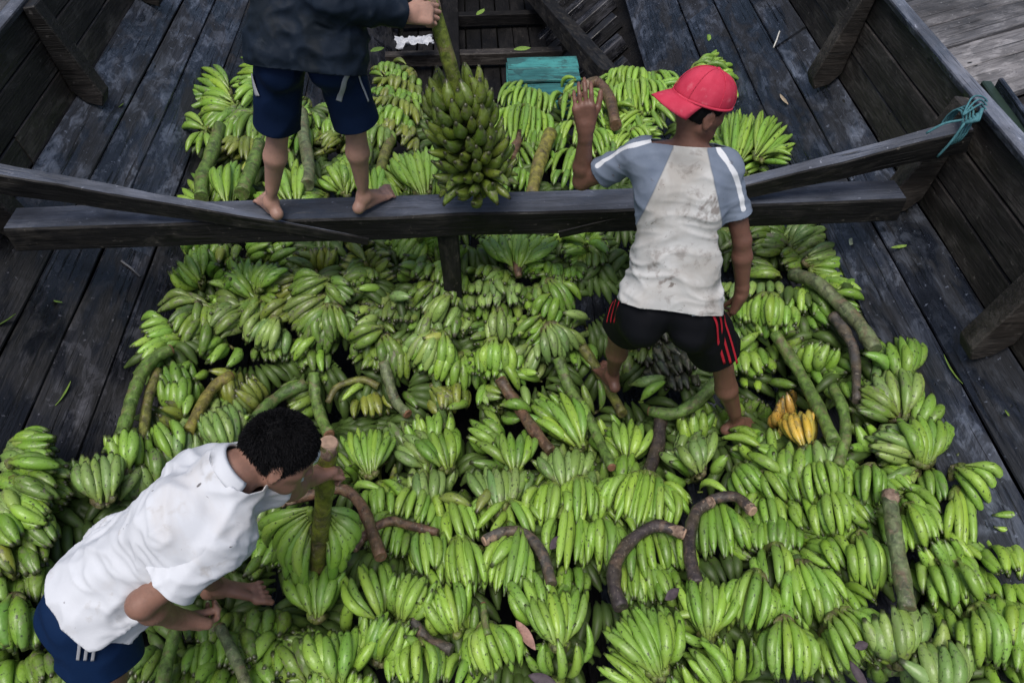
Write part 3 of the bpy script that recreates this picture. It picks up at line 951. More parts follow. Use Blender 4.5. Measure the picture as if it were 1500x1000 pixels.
1410 695 1441 747 34 72 6 .03 c
1430 683 1461 714 12 32 4
1410 730 1426 802 32 62 5
1380 755 1396 787 14 32 3 G
# bananas cut by the right edge below the planks|L|b
1502 770 1449 760 10 26 3 c .03
1460 772 1476 805 14 32 3
1480 805 1481 852 32 62 5
1510 830 1515 880 24 50 4
# bananas overlapping the hull planks at the lower right edge|L|b
1470 880 1482 930 26 54 5 .05
1498 890 1506 945 24 50 5 .05
1492 850 1502 895 24 50 5 .04
1485 925 1496 978 28 60 5 .04
1505 955 1512 1010 24 50 5 .04
1468 800 1482 838 22 46 5 .04
1500 800 1508 845 24 44 5 .04
# plantain cluster at the far left behind the beam|G|p
335 150 292 146 18 42 5 L
340 165 301 186 20 52 5
365 170 350 202 20 52 5 D
298 190 268 186 12 32 3 L
297 195 283 226 10 32 3 L
S 322,185 308,230 296,260 295,290|9,9|g|.06
# plantains half hidden behind the left leg of the man on the beam|L|p
372 130 346 150 16 42 4
368 170 356 207 18 42 4 P
345 200 326 217 14 30 4 O
365 228 342 251 8 18 2 Z -.02
372 118 350 125 10 24 3
S 380,210 370,242 354,284|9,10|g|.06
# low bright fan behind the beam at far left|L|p
335 292 325 241 18 56 5 .02
352 292 352 262 12 24 3
# plantains seen between the legs of the man on the beam|G|p
436 165 410 202 16 42 4
440 158 432 192 14 32 3 L
452 165 461 192 10 20 2
495 195 470 211 12 30 4 O
418 220 408 250 14 30 3 D
485 180 480 200 16 36 4 G
S 443,164 445,200 452,240 450,272|8,9|s0b|.09
# low bright fans on the beam between the man's feet|L|p
430 292 430 241 22 62 5 .02
500 277 475 250 14 46 4
508 282 516 236 10 30 3
545 287 545 241 18 40 4
# bunch of stubby fingertips facing the camera right of the man's knee|O|p
588 108 584 120 40 60 6 G
586 120 582 134 46 70 6
584 134 580 148 50 76 7 G
582 148 578 164 50 76 7
580 164 574 182 46 70 6 G
580 182 578 200 36 60 5
560 190 550 215 20 40 4 D
S 574,200 562,232 556,262|8,8|o|.02
# pale spread fan against the beam left of the upright bunch|L|p
618 274 605 222 26 72 8 .03
622 290 615 266 24 40 4
# drooping double comb in front of the teal crate|L|b
775 138 775 169 44 66 7 c
771 165 773 207 50 72 8 c .02
785 195 785 222 20 36 4 G
S 806,196 790,238 778,288|11,9|y0b|.08
# small bananas along the beam right of the upright bunch|G|b
760 250 745 276 18 36 4
830 252 815 276 12 26 3
812 215 818 236 8 18 2
750 215 742 240 14 26 3 D
S 762,196 748,234|8,8|b|.04
# bananas around the raised hand of the capped man|L|b
830 140 815 173 14 32 3 c .04
855 140 890 161 16 32 4 c .04
865 165 893 191 14 32 3 c
838 180 830 211 12 26 3
825 118 845 114 6 12 2 c .08
S 856,126 876,122 893,145 902,184|9,8|b0|.12
# banana hand beside the capped man's forearm|L|b
865 200 875 233 24 42 5 c
885 205 872 188 12 26 3
905 225 925 200 14 34 4
# heap of small short bananas behind the red cap's peak|L|b
930 108 925 131 46 72 8 c
935 125 930 156 46 72 8 c
940 142 945 171 30 52 5
# long bananas left of the red cap|L|b
935 165 906 191 16 42 4
940 201 966 186 14 32 4
960 136 1001 119 8 20 3
957 155 981 186 10 32 3
930 190 950 215 14 34 4
# small hand poking out above the red cap|L|b
1045 106 1066 96 12 32 4 c
1050 115 1081 126 14 36 4 c
1070 125 1078 148 14 26 3
# upright banana fan right of the red cap|L|b
1078 230 1080 165 22 62 6 .05
1070 234 1040 211 12 32 4
1095 215 1100 175 10 26 3 G
# round banana fan above the right brace|L|b
1114 225 1140 179 20 76 7 .06
1118 229 1161 215 10 26 3 .05
1115 233 1086 248 10 24 3
# big tightly packed plantain bunch at the left edge of the picture|G|p
20 648 78 654 20 26 5 .12
5 660 40 668 20 30 5 P .12
22 676 84 690 20 28 5 .12
5 690 36 706 20 34 5 .12
24 704 82 722 20 28 5 D .12
5 718 40 742 20 36 5 P .12
20 734 72 762 20 36 5 L .12
0 752 30 792 20 40 5 .10
40 760 76 800 20 40 4 D .08
60 720 102 735 20 30 4 D .06
60 690 104 700 16 26 4 D .06
30 800 62 835 20 44 5 D .06
-10 800 12 845 24 40 4 O .08
# plantains hanging at the lower left edge beside the blue shorts|G|p
20 885 30 952 30 64 6 .04
-10 890 2 950 20 30 4 .04
50 840 60 880 24 44 4 D
78 850 84 885 14 24 3 D
75 905 82 940 14 24 3 G
0 845 22 885 20 40 3 L
'''
load(BANANAS)
# the undersides of the bunches: more hands half buried below the ones on show
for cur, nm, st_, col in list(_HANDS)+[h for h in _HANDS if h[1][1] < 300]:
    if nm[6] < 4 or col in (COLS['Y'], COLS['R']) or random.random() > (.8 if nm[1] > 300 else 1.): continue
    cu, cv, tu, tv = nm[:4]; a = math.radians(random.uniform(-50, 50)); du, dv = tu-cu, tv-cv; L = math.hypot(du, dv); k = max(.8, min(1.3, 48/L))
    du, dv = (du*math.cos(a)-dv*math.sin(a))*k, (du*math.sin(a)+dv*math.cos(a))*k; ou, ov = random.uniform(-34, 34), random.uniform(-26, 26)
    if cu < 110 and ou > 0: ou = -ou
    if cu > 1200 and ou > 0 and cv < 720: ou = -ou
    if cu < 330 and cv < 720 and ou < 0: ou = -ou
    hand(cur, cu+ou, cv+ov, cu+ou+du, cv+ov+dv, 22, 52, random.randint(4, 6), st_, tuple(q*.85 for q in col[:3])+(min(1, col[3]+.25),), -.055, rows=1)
# --- deeper layer that nobody can count: the rest of the cargo under the bunches above
_LX = sorted([(on_pile(u, v)[1], on_pile(u, v)[0]) for u, v in ((285, 150), (285, 270), (262, 360), (235, 450), (195, 540), (165, 640), (95, 690), (-60, 760), (-80, 1000))])
_RX = sorted([(on_pile(u, v)[1], on_pile(u, v)[0]) for u, v in ((1090, 130), (1165, 215), (1240, 350), (1268, 450), (1340, 520), (1395, 620), (1450, 720), (1540, 800), (1560, 1000))])
def deep_layer():
    vs_, fs = [], []; r = np.random.default_rng(3); n = 0
    bases = [(np.array([v.co[:] for v in me.vertices]), [tuple(p.vertices) for p in me.polygons]) for me in (FM['p'][1], FM['p'][3], FM['b'][1])]
    while n < 620:
        y = r.uniform(.45, 4.75); x = r.uniform(-1.9, 1.9)
        l = np.interp(y, [a for a, b in _LX], [b for a, b in _LX])+.06; q_ = np.interp(y, [a for a, b in _RX], [b for a, b in _RX])-.06
        if not l < x < q_: continue
        n += 1; dep = r.uniform(.04, .13); a = r.normal(-math.pi/2, 1.1); nf = r.integers(4, 8); nr = pile_n(x, y); d = np.array([math.cos(a), math.sin(a), 0.]); d -= nr*(d@nr); d /= np.linalg.norm(d); sd = np.cross(nr, d); spread = r.uniform(.1, .26); w0 = r.uniform(.5, 1.)
        for i in range(nf):
            s = i-(nf-1)/2; ax = d*math.cos(s*spread)+sd*math.sin(s*spread)-nr*r.uniform(.0, .35); ax /= np.linalg.norm(ax)
            p = np.array([x, y, ZP(x, y)-dep])+sd*s*.036*w0+nr*r.normal()*.008; up = nr-ax*(nr@ax)+r.normal(size=3)*.15; up -= ax*(up@ax); up /= np.linalg.norm(up); s2 = np.cross(up, ax); L = r.uniform(.15, .20); k = .043/.2
            bv, bf = bases[r.integers(0, 3)]; q = np.outer(bv[:, 0]*k, s2)+np.outer(bv[:, 1]*k, up)+np.outer(bv[:, 2]*L, ax)+p; o = len(vs_); vs_.extend(q.tolist()); fs.extend(tuple(i_+o for i_ in f) for f in bf)
    o = link('banana_heap', mesh('banana_heap', vs_, fs, True), M_heap_shade)
    return tag(o, 'deeper layer of green bananas under the bunches', 'bananas', kind='stuff')
def heap_mat():
    N = NT('shade-darkened skins of the deeper layer'); v = N.coord(); f = N.noise(v, 7, 3, .5); c = N.mix(N.ramp(f, .3, .7), (.025, .045, .010), (.085, .145, .030)); sc = N.ramp(N.noise(v, 38, 4, .65), .58, .68); c = N.mix(N.math('MULTIPLY', sc, .8), c, (.05, .048, .03)); N.set(col=c, rough=.5, spec=.4); return N.m
M_heap_shade = heap_mat()  # skins darkened: shade of the gaps between bunches is put into the colour
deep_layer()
# ================================================================== the two bunches being handled
def upright(label, top, bot, r, hands, col, stc, style='p', flen=.17, thick=.048, tilt=(60, -40), cutmat=None, bend=None, seed=1, per=13, jit=10):
    """a whole bunch: stalk from its cut top down, rings of bananas standing out from the lower part; hands: (fraction down, radius factor)"""
    rr = random.Random(seed); b = bunch(label); _ALLB.append(b); top = np.asarray(top, float); bot = np.asarray(bot, float)
    pts = [top, lerp(top, bot, .33)+(np.asarray(bend) if bend is not None else 0), lerp(top, bot, .66)+(np.asarray(bend)*.7 if bend is not None else 0), bot]
    stalk(b, pts, r, stc, cut=0, sides=12, cutmat=cutmat)
    path = np.array(catmull(pts, 20)); ax = unit(bot-top); e1 = unit(np.cross(ax, (0, 1, 0))); e2 = np.cross(ax, e1); n = len(hands)
    for i, fr in enumerate(hands):
        c = path[int(fr*(len(path)-1))]; th = math.radians(tilt[0]+(tilt[1]-tilt[0])*i/max(1, n-1)); base = []; todo = []
        a0 = rr.uniform(0, 6.28)
        for k in range(per):
            a = a0+2*math.pi*(k+rr.uniform(-.2, .2))/per; rad = e1*math.cos(a)+e2*math.sin(a); row = k % 2
            t2 = th+math.radians(rr.uniform(-jit, jit)+(10 if row else -6)); d = rad*math.cos(t2)-ax*math.sin(t2)
            p0 = c+rad*(r[1]*.9)+ax*(.012 if row else -.012); L = flen*rr.uniform(.88, 1.1); mid = rad*.72
            p1 = p0+unit(rad*.35+d*.85)*L; base.append(p0); todo.append((p0, p1, rad*.2-(-ax)*.9 if t2 > 0 else rad, thick*rr.uniform(.9, 1.1)))
        h = crown(b, base+[base[0]], .014, col)
        for p0, p1, bd, tk in todo: place_finger(p0, p1, bd, style, tk, h, col)
    return b
STALK1_TOP, STALK1_BOT = uz(628, -12, 1.70), uz(705, 285, .84)
upright('big olive plantain bunch held upright on the beam by its long green stalk', STALK1_TOP, STALK1_BOT, (.026, .036), [.50, .555, .61, .665, .72, .775, .83, .885, .93], (.10, .15, .02, .8), (.10, .15, .018, .45), 'p', .145, .042, (78, -8), bend=(.012, -.02, .0), seed=4, per=14, jit=16)
# the stalk the stooping man grips, with its hands
hb = bunch('banana bunch pulled upright by the stooping man'); _ALLB.append(hb)
S3T, S3B = uz(482, 648, .90), on_pile(463, 850, .02)
stalk(hb, [S3T, lerp(S3T, S3B, .3), lerp(S3T, S3B, .65), S3B], (.031, .031), (.115, .14, .018, .6), cut=0, sides=12)
for k in (.02, .10): pass
def free_hand(parent, c0, fingers, style, col, thick=.042):
    """fingers: list of (base, tip, bow direction)"""
    h = crown(parent, [f[0] for f in fingers], .016, col)
    for p0, p1, b in fingers: place_finger(p0, p1, b, style, thick*random.uniform(.92, 1.08), h, col)
def sweep_hand(parent, cu, cv, tips, zc, zt, style, col, bow, wc=10):
    """a hand hanging from the stalk: tips given as pixels at heights"""
    fl = []; n = len(tips)
    for i, (u, v) in enumerate(tips):
        s = i/(n-1)*2-1 if n > 1 else 0; p0 = uz(cu+s*wc*.2, cv+s*wc, zc-.01*i); p1 = uz(u, v, zt-.01*i); fl.append((p0, p1, np.asarray(bow)+rng.normal(size=3)*.12))
    free_hand(parent, None, fl, style, col)
Lc = COLS['L']
sweep_hand(hb, 455, 752, [(385, 775), (392, 800), (405, 815), (420, 835), (432, 845), (448, 850)], .52, .33, 'c', Lc, (-.5, -.35, .9), 9)
sweep_hand(hb, 455, 775, [(400, 825), (418, 848), (436, 858), (450, 862)], .46, .27, 'b', COLS['G'], (-.5, -.35, .9), 8)
sweep_hand(hb, 478, 752, [(518, 772), (516, 800), (505, 815), (494, 830), (484, 838)], .52, .34, 'c', Lc, (.6, -.2, .9), 9)
sweep_hand(hb, 478, 785, [(508, 822), (498, 838), (486, 850)], .44, .27, 'b', COLS['G'], (.5, -.3, .9), 7)
hand(hb, 463, 894, 460, 830, 24, 82, 6, 'p', Lc, .06)
# ================================================================== people: bodies grown from smooth-blended volumes
def self_max(a, b, k):
    if k <= 0: return np.maximum(a, b)
    h = np.maximum(k-np.abs(a-b), 0)/k; return np.maximum(a, b)+h*h*k*.25
class Vol:
    def __init__(s, lo, hi, h):
        s.lo = np.asarray(lo, np.float32); s.h = h; s.n = np.ceil((np.asarray(hi)-s.lo)/h).astype(int)+1
        s.f = np.full(s.n, 9., np.float32)
    def block(s, lo, hi):
        a = np.clip(np.floor((lo-s.lo)/s.h).astype(int), 0, s.n); b = np.clip(np.ceil((hi-s.lo)/s.h).astype(int)+1, 0, s.n)
        if (b <= a).any(): return None
        sl = tuple(slice(i, j) for i, j in zip(a, b))
        ax = [s.lo[k]+s.h*np.arange(a[k], b[k], dtype=np.float32) for k in range(3)]
        return sl, ax[0][:, None, None], ax[1][None, :, None], ax[2][None, None, :]
    def put(s, sl, d, k, sub=False):
        f = s.f[sl]
        if sub: s.f[sl] = self_max(f, -d, k)
        elif k <= 0: s.f[sl] = np.minimum(f, d)
        else:
            h = np.maximum(k-np.abs(f-d), 0)/k; s.f[sl] = np.minimum(f, d)-h*h*k*.25
    def cone(s, a, b, r1, r2, k=.03, flat=None, sub=False):
        """tapered capsule; flat=(axis, factor) thins it along an axis"""
        a = np.asarray(a, np.float32); b = np.asarray(b, np.float32); m = max(r1, r2)*1.05+k+3*s.h
        B = s.block(np.minimum(a, b)-m, np.maximum(a, b)+m)
        if B is None: return
        sl, X, Y, Z = B; ab = b-a; L2 = max(float(ab@ab), 1e-9)
        px, py, pz = X-a[0], Y-a[1], Z-a[2]; t = np.clip((px*ab[0]+py*ab[1]+pz*ab[2])/L2, 0, 1)
        qx, qy, qz = px-t*ab[0], py-t*ab[1], pz-t*ab[2]; d2 = qx*qx+qy*qy+qz*qz
        if flat is not None:
            n = np.asarray(flat[0], np.float32); n = n/np.linalg.norm(n); c = qx*n[0]+qy*n[1]+qz*n[2]; d2 = d2+c*c*(1/flat[1]**2-1)
        s.put(sl, np.sqrt(d2)-(r1+(r2-r1)*t), k, sub)
    def ell(s, c, R, rad, k=.03, sub=False):
        """ellipsoid: rows of R are its axes"""
        c = np.asarray(c, np.float32); R = np.asarray(R, np.float32); rad = np.asarray(rad, np.float32); m = rad.max()+k+3*s.h
        B = s.block(c-m, c+m)
        if B is None: return
        sl, X, Y, Z = B; x, y, z = X-c[0], Y-c[1], Z-c[2]
        q = [R[i, 0]*x+R[i, 1]*y+R[i, 2]*z for i in range(3)]
        k0 = np.sqrt(sum((q[i]/rad[i])**2 for i in range(3))); k1 = np.sqrt(sum((q[i]/rad[i]**2)**2 for i in range(3)))+1e-9
        s.put(sl, k0*(k0-1)/k1, k, sub)
    def mesh(s):
        F = s.f; I = F < 0; nx, ny, nz = F.shape
        c = [I[i:nx-1+i, j:ny-1+j, k:nz-1+k] for i in (0, 1) for j in (0, 1) for k in (0, 1)]
        al = np.logical_and.reduce(c); an = np.logical_or.reduce(c); act = an & ~al
        ci = np.argwhere(act); idx = np.full(act.shape, -1, np.int64); idx[act] = np.arange(len(ci))
        acc = np.zeros((len(ci), 3)); cnt = np.zeros(len(ci))
        off = np.array([(i, j, k) for i in (0, 1) for j in (0, 1) for k in (0, 1)])
        val = np.stack([F[ci[:, 0]+o[0], ci[:, 1]+o[1], ci[:, 2]+o[2]] for o in off], 1)
        for a in range(8):
            for b in range(a+1, 8):
                if np.abs(off[a]-off[b]).sum() != 1: continue
                va, vb = val[:, a], val[:, b]; m = (va < 0) != (vb < 0); t = va[m]/(va[m]-vb[m])
                acc[m] += off[a]+t[:, None]*(off[b]-off[a]); cnt[m] += 1
        P = s.lo+s.h*(ci+acc/cnt[:, None]); Q = []
        for ax in range(3):
            sl0 = [slice(None)]*3; sl1 = [slice(None)]*3; sl0[ax] = slice(0, -1); sl1[ax] = slice(1, None)
            d = I[tuple(sl0)] != I[tuple(sl1)]; e = np.argwhere(d); o1, o2 = [(1, 2), (2, 0), (0, 1)][ax]
            e = e[(e[:, o1] > 0) & (e[:, o2] > 0)]; u = np.zeros(3, int); u[o1] = 1; w = np.zeros(3, int); w[o2] = 1
            e = e[(e[:, o1] < act.shape[o1]) & (e[:, o2] < act.shape[o2]) & (e[:, ax] < act.shape[ax])]
            q = np.stack([idx[tuple((e-u-w).T)], idx[tuple((e-w).T)], idx[tuple(e.T)], idx[tuple((e-u).T)]], 1)
            flip = ~I[tuple(e.T)]; q[flip] = q[flip][:, ::-1]; Q.append(q[(q >= 0).all(1)])
        return P, np.concatenate(Q)
    def grad_project(s, P, it=5):
        P = np.array(P, float)
        def smp(p):
            g = np.clip((p-s.lo)/s.h, 0, np.array(s.n)-1.001); i = g.astype(int); t = g-i; r = 0
            for a in (0, 1):
                for b in (0, 1):
                    for c in (0, 1):
                        w = (t[:, 0] if a else 1-t[:, 0])*(t[:, 1] if b else 1-t[:, 1])*(t[:, 2] if c else 1-t[:, 2]); r = r+w*s.f[i[:, 0]+a, i[:, 1]+b, i[:, 2]+c]
            return r
        e = s.h
        for _ in range(it):
            d = smp(P); G = np.stack([smp(P+np.eye(3)[k]*e)-smp(P-np.eye(3)[k]*e) for k in range(3)], 1)/(2*e); P = P-G*(d/np.maximum((G*G).sum(1), .2))[:, None]*.9
        G = G/np.maximum(np.linalg.norm(G, axis=1, keepdims=True), 1e-6)
        return P, G
def vol_hit(vol, u, v, t0=.8, t1=4.5):
    """where the sight line of a pixel first meets a volume"""
    r = ray(u, v); t = np.arange(t0, t1, .004); P = CAM+r*t[:, None]; g = np.round((P-vol.lo)/vol.h).astype(int); ok = ((g >= 0) & (g < vol.n)).all(1); g = np.clip(g, 0, vol.n-1)
    f = np.where(ok, vol.f[g[:, 0], g[:, 1], g[:, 2]], 9.); k = np.argmax(f < 0); 
    if f[k] >= 0: k = np.argmin(f)
    return P[k]
def unit(v): v = np.asarray(v, float); return v/np.linalg.norm(v)
def lerp(a, b, t): return np.asarray(a)*(1-t)+np.asarray(b)*t
def chain(par, u, v, L, far=False):
    r = ray(u, v); q = CAM-par; a = r@r; b = q@r; c = q@q-L*L; d = b*b-a*c
    if d < 0: return CAM+r*(-b/a)
    return CAM+r*((-b+math.sqrt(d)) if far else (-b-math.sqrt(d)))/a
# --- hands and feet as lists of tapered capsules
def hand_prims(vol, wrist, fwd, back, side, curl=(35, 40, 30), spread=5., thumb=None, size=1.0, thumb_curl=25.):
    """wrist point, direction to the knuckles, direction the back of the hand faces, side = +1 when the thumb lies along cross(fwd, back)"""
    f = unit(fwd); b = unit(np.asarray(back)-f*(np.asarray(back)@f)); t = np.cross(f, b)*side; S = size
    kn = [wrist+f*.088*S+t*o*S-f*abs(o-.008)*.25*S for o in (.030, .010, -.010, -.029)]
    for i, k_ in enumerate(kn): vol.cone(wrist+t*(.016-.011*i)*S, k_, .017*S, .0125*S, .012)
    vol.cone(wrist+f*.02*S+t*.012*S-b*.006*S, kn[1]-b*.006*S, .018*S, .013*S, .012); vol.cone(wrist+f*.02*S-t*.014*S-b*.006*S, kn[3]-b*.005*S, .016*S, .012*S, .012)
    Ls = [(.043, .026, .021), (.047, .029, .022), (.043, .027, .021), (.034, .021, .019)]
    cu = curl if hasattr(curl[0], '__len__') else [curl]*4
    for i in range(4):
        p = kn[i]; a = 0.; sp = math.radians(spread*(1.5-i)); d0 = f*math.cos(sp)+t*math.sin(sp); r = .0092*S*(1, 1, .98, .88)[i]
        for j in range(3):
            a += math.radians(cu[i][j]); d = d0*math.cos(a)-b*math.sin(a); q = p+d*Ls[i][j]*S; vol.cone(p, q, r, r*.92, .004); p = q; r *= .92
    base = wrist+f*.025*S+t*.022*S-b*.008*S; td = unit(thumb) if thumb is not None else unit(f*.75+t*.62-b*.3)
    k1 = base+td*.045*S; vol.cone(base, k1, .0155*S, .0125*S, .014); a = math.radians(thumb_curl); bend = unit(f*.6-b*.5-t*.35)
    d = unit(td*math.cos(a)+bend*math.sin(a)); k2 = k1+d*.033*S; vol.cone(k1, k2, .0118*S, .0108*S, .006); d = unit(td*math.cos(1.7*a)+bend*math.sin(1.7*a)); vol.cone(k2, k2+d*.024*S, .0108*S, .009*S, .004)
def foot_prims(vol, ankle, toe_dir, up, medial, L=.245):
    """ankle joint, direction of the toes, sole normal, direction of the big-toe side"""
    f = unit(toe_dir); u = unit(np.asarray(up)-f*(np.asarray(up)@f)); m = unit(np.asarray(medial)-f*(np.asarray(medial)@f)-u*(np.asarray(medial)@u))
    heel = ankle-f*.040-u*.052; vol.cone(ankle-u*.004, heel, .028, .025, .018); vol.cone(heel, heel+f*.05-u*.002, .025, .023, .012)
    ball = ankle+f*.135-u*.062
    vol.cone(ankle-u*.008, ball+m*.020-f*.01, .029, .014, .02); vol.cone(ankle-u*.016-m*.008, ball-m*.022-f*.02-u*.002, .026, .012, .02); vol.cone(heel+f*.05-m*.012, ball-m*.026-f*.02-u*.003, .019, .012, .014)
    vol.cone(ball+m*.026, ball-m*.028-f*.022-u*.003, .0145, .0115, .010)
    for i in range(5):
        o = .033-.0165*i; st = ball+m*o-f*.018*(i/4)**1.2-u*.003; ln = (.052, .046, .040, .034, .028)[i]; r = (.0125, .0092, .0088, .0084, .0080)[i]
        md = st+f*ln*.55+u*.004-m*.002*i; vol.cone(st, md, r, r*.95, .008); vol.cone(md, st+f*ln-u*.006-m*.003*i, r, r*1.0, .004)
def head_prims(vol, c, fwd, up, S=1.0):
    """c: middle of the skull; fwd: where the face looks; a head about 0.225 m tall"""
    f = unit(fwd); u = unit(np.asarray(up)-f*(np.asarray(up)@f)); l = np.cross(u, f); R = np.array([l, f, u])
    vol.ell(c+u*.015*S-f*.006*S, R, (.076*S, .098*S, .098*S), .02)                     # skull
    vol.ell(c-u*.045*S+f*.034*S, R, (.058*S, .062*S, .072*S), .03)                     # face
    vol.cone(c-u*.088*S+f*.070*S-l*.012*S, c-u*.088*S+f*.070*S+l*.012*S, .022*S, .022*S, .03)   # chin
    for s in (-1, 1):
        vol.cone(c-u*.060*S+l*.056*s*S+f*.0*S, c-u*.092*S+l*.022*s*S+f*.062*S, .018*S, .017*S, .025)   # jaw
        vol.cone(c-u*.028*S+l*.046*s*S+f*.062*S, c-u*.03*S+l*.058*s*S+f*.03*S, .016*S, .014*S, .02)    # cheekbone
        vol.cone(c+u*.008*S+l*.012*s*S+f*.094*S, c+u*.010*S+l*.045*s*S+f*.076*S, .009*S, .009*S, .014)  # brow
        vol.ell(c-u*.010*S+l*.031*s*S+f*.092*S, R, (.015*S, .012*S, .010*S), .010, sub=True)            # socket
        vol.ell(c-u*.010*S+l*.031*s*S+f*.080*S, R, (.012*S, .012*S, .012*S), .003)                     # eye
        e = c-u*.022*S+l*.075*s*S-f*.008*S                                            # ear: rim, lobe and hollow
        vol.ell(e+l*.006*s*S, np.array([unit(l*s-f*.45), unit(f+l*s*.45), u]), (.008*S, .020*S, .032*S), .006)
        vol.ell(e+l*.017*s*S+f*.004*S, R, (.007*S, .011*S, .019*S), .005, sub=True)
        vol.cone(e-u*.026*S+l*.004*s*S, e-u*.031*S+l*.004*s*S+f*.004*S, .008*S, .007*S, .006)
    vol.cone(c-u*.006*S+f*.098*S, c-u*.040*S+f*.117*S, .008*S, .011*S, .012)               # nose
    for s in (-1, 1): vol.ell(c-u*.044*S+f*.104*S+l*.011*s*S, R, (.009*S, .010*S, .008*S), .008)
    vol.ell(c-u*.064*S+f*.094*S, R, (.024*S, .010*S, .006*S), .006); vol.ell(c-u*.074*S+f*.092*S, R, (.021*S, .010*S, .007*S), .006)   # lips
    vol.cone(c-u*.0690*S+f*.106*S-l*.02*S, c-u*.0690*S+f*.106*S+l*.02*S, .0022*S, .0022*S, .003, sub=True)
    return f, u, l
class Man:
    """joints: pelvis neck head hipL hipR kneeL kneeR ankL ankR shL shR elL elR wrL wrR plus directions"""
    def __init__(s, J, D): s.J = {k: np.asarray(v, float) for k, v in J.items()}; s.D = D
    def axes(s):
        J = s.J; up = unit(J['neck']-J['pelvis']); lat = unit((J['shR']-J['shL'])*.5+(J['hipR']-J['hipL'])); lat = unit(lat-up*(lat@up)); fr = np.cross(up, lat); return up, lat, fr   # lat: towards his right, fr: front
    def torso(s, vol, g=0., k=.04):
        J = s.J; up, lat, fr = s.axes(); pv, nk = J['pelvis'], J['neck']
        w = lerp(pv, nk, .36); ch = lerp(pv, nk, .70); shm = (J['shL']+J['shR'])/2
        vol.cone(J['hipL']+up*.02, J['hipR']+up*.02, .084+g, .084+g, k)
        for q in (-1, 1):
            vol.cone(pv+lat*.055*q+up*.03, w+lat*.050*q+fr*.008, .084+g, .074+g, k); vol.cone(w+lat*.050*q+fr*.008, ch+lat*.068*q, .074+g, .082+g, k)
            sh = J['shR'] if q > 0 else J['shL']
            vol.cone(ch+lat*.068*q, lerp(sh, shm, .36)-up*.045, .082+g, .062+g, k); vol.cone(lerp(sh, shm, .30)-up*.025, sh, .052+g, .045+g, k)
            vol.cone(nk-fr*.012, lerp(nk, sh, .75)+up*.004, .044+g, .040+g, k*.8)
            vol.cone(ch+lat*.062*q-fr*.028+up*.02, w+lat*.05*q-fr*.01, .060+g, .05+g, k)
            hp = J['hipR'] if q > 0 else J['hipL']; vol.cone(hp-fr*.035-up*.01, hp-fr*.03-up*.05, .078+g, .072+g, k)
        vol.cone(pv+up*.05, lerp(pv, nk, .9), .075+g, .05+g, k)
    def arm(s, vol, S, g=0., k=.014):
        J = s.J; sh, el, wr = J['sh'+S], J['el'+S], J['wr'+S]
        vol.cone(sh, lerp(sh, el, .4), .047+g, .042+g, .02); vol.cone(lerp(sh, el, .4), el, .042+g, .034+g, k); vol.cone(el, lerp(el, wr, .3), .033+g, .037+g, k); vol.cone(lerp(el, wr, .3), wr, .037+g, .023+g, k)
    def leg(s, vol, S, back, k=.016):
        J = s.J; hp, kn, an = J['hip'+S], J['knee'+S], J['ank'+S]; b = unit(back)
        vol.cone(hp, lerp(hp, kn, .4), .082, .070, .04); vol.cone(lerp(hp, kn, .4), kn, .070, .041, .02)
        vol.cone(kn, an, .037, .023, k); vol.cone(lerp(kn, an, -.02)+b*.004, lerp(kn, an, .34)+b*.014, .039, .047, .016); vol.cone(lerp(kn, an, .34)+b*.014, lerp(kn, an, .80)+b*.006, .045, .025, .02)
        vol.cone(lerp(kn, an, .6)+b*.012, an+b*.022, .017, .012, .014)
def smooth_np(P, Q, it=2, lam=.5):
    e = np.concatenate([Q[:, [0, 1]], Q[:, [1, 2]], Q[:, [2, 3]], Q[:, [3, 0]]]); n = len(P); deg = np.bincount(e.ravel(), minlength=n)
    for _ in range(it):
        A = np.zeros_like(P)
        for a in range(3): A[:, a] = np.bincount(e[:, 0], P[e[:, 1], a], n)+np.bincount(e[:, 1], P[e[:, 0], a], n)
        P = P*(1-lam)+lam*A/np.maximum(deg, 1)[:, None]
    return P
def normals_np(P, Q):
    fn = np.cross(P[Q[:, 2]]-P[Q[:, 0]], P[Q[:, 3]]-P[Q[:, 1]]); N = np.zeros_like(P)
    for k in range(4):
        for a in range(3): N[:, a] += np.bincount(Q[:, k], fn[:, a], len(P))
    return N/np.maximum(np.linalg.norm(N, axis=1, keepdims=True), 1e-9)
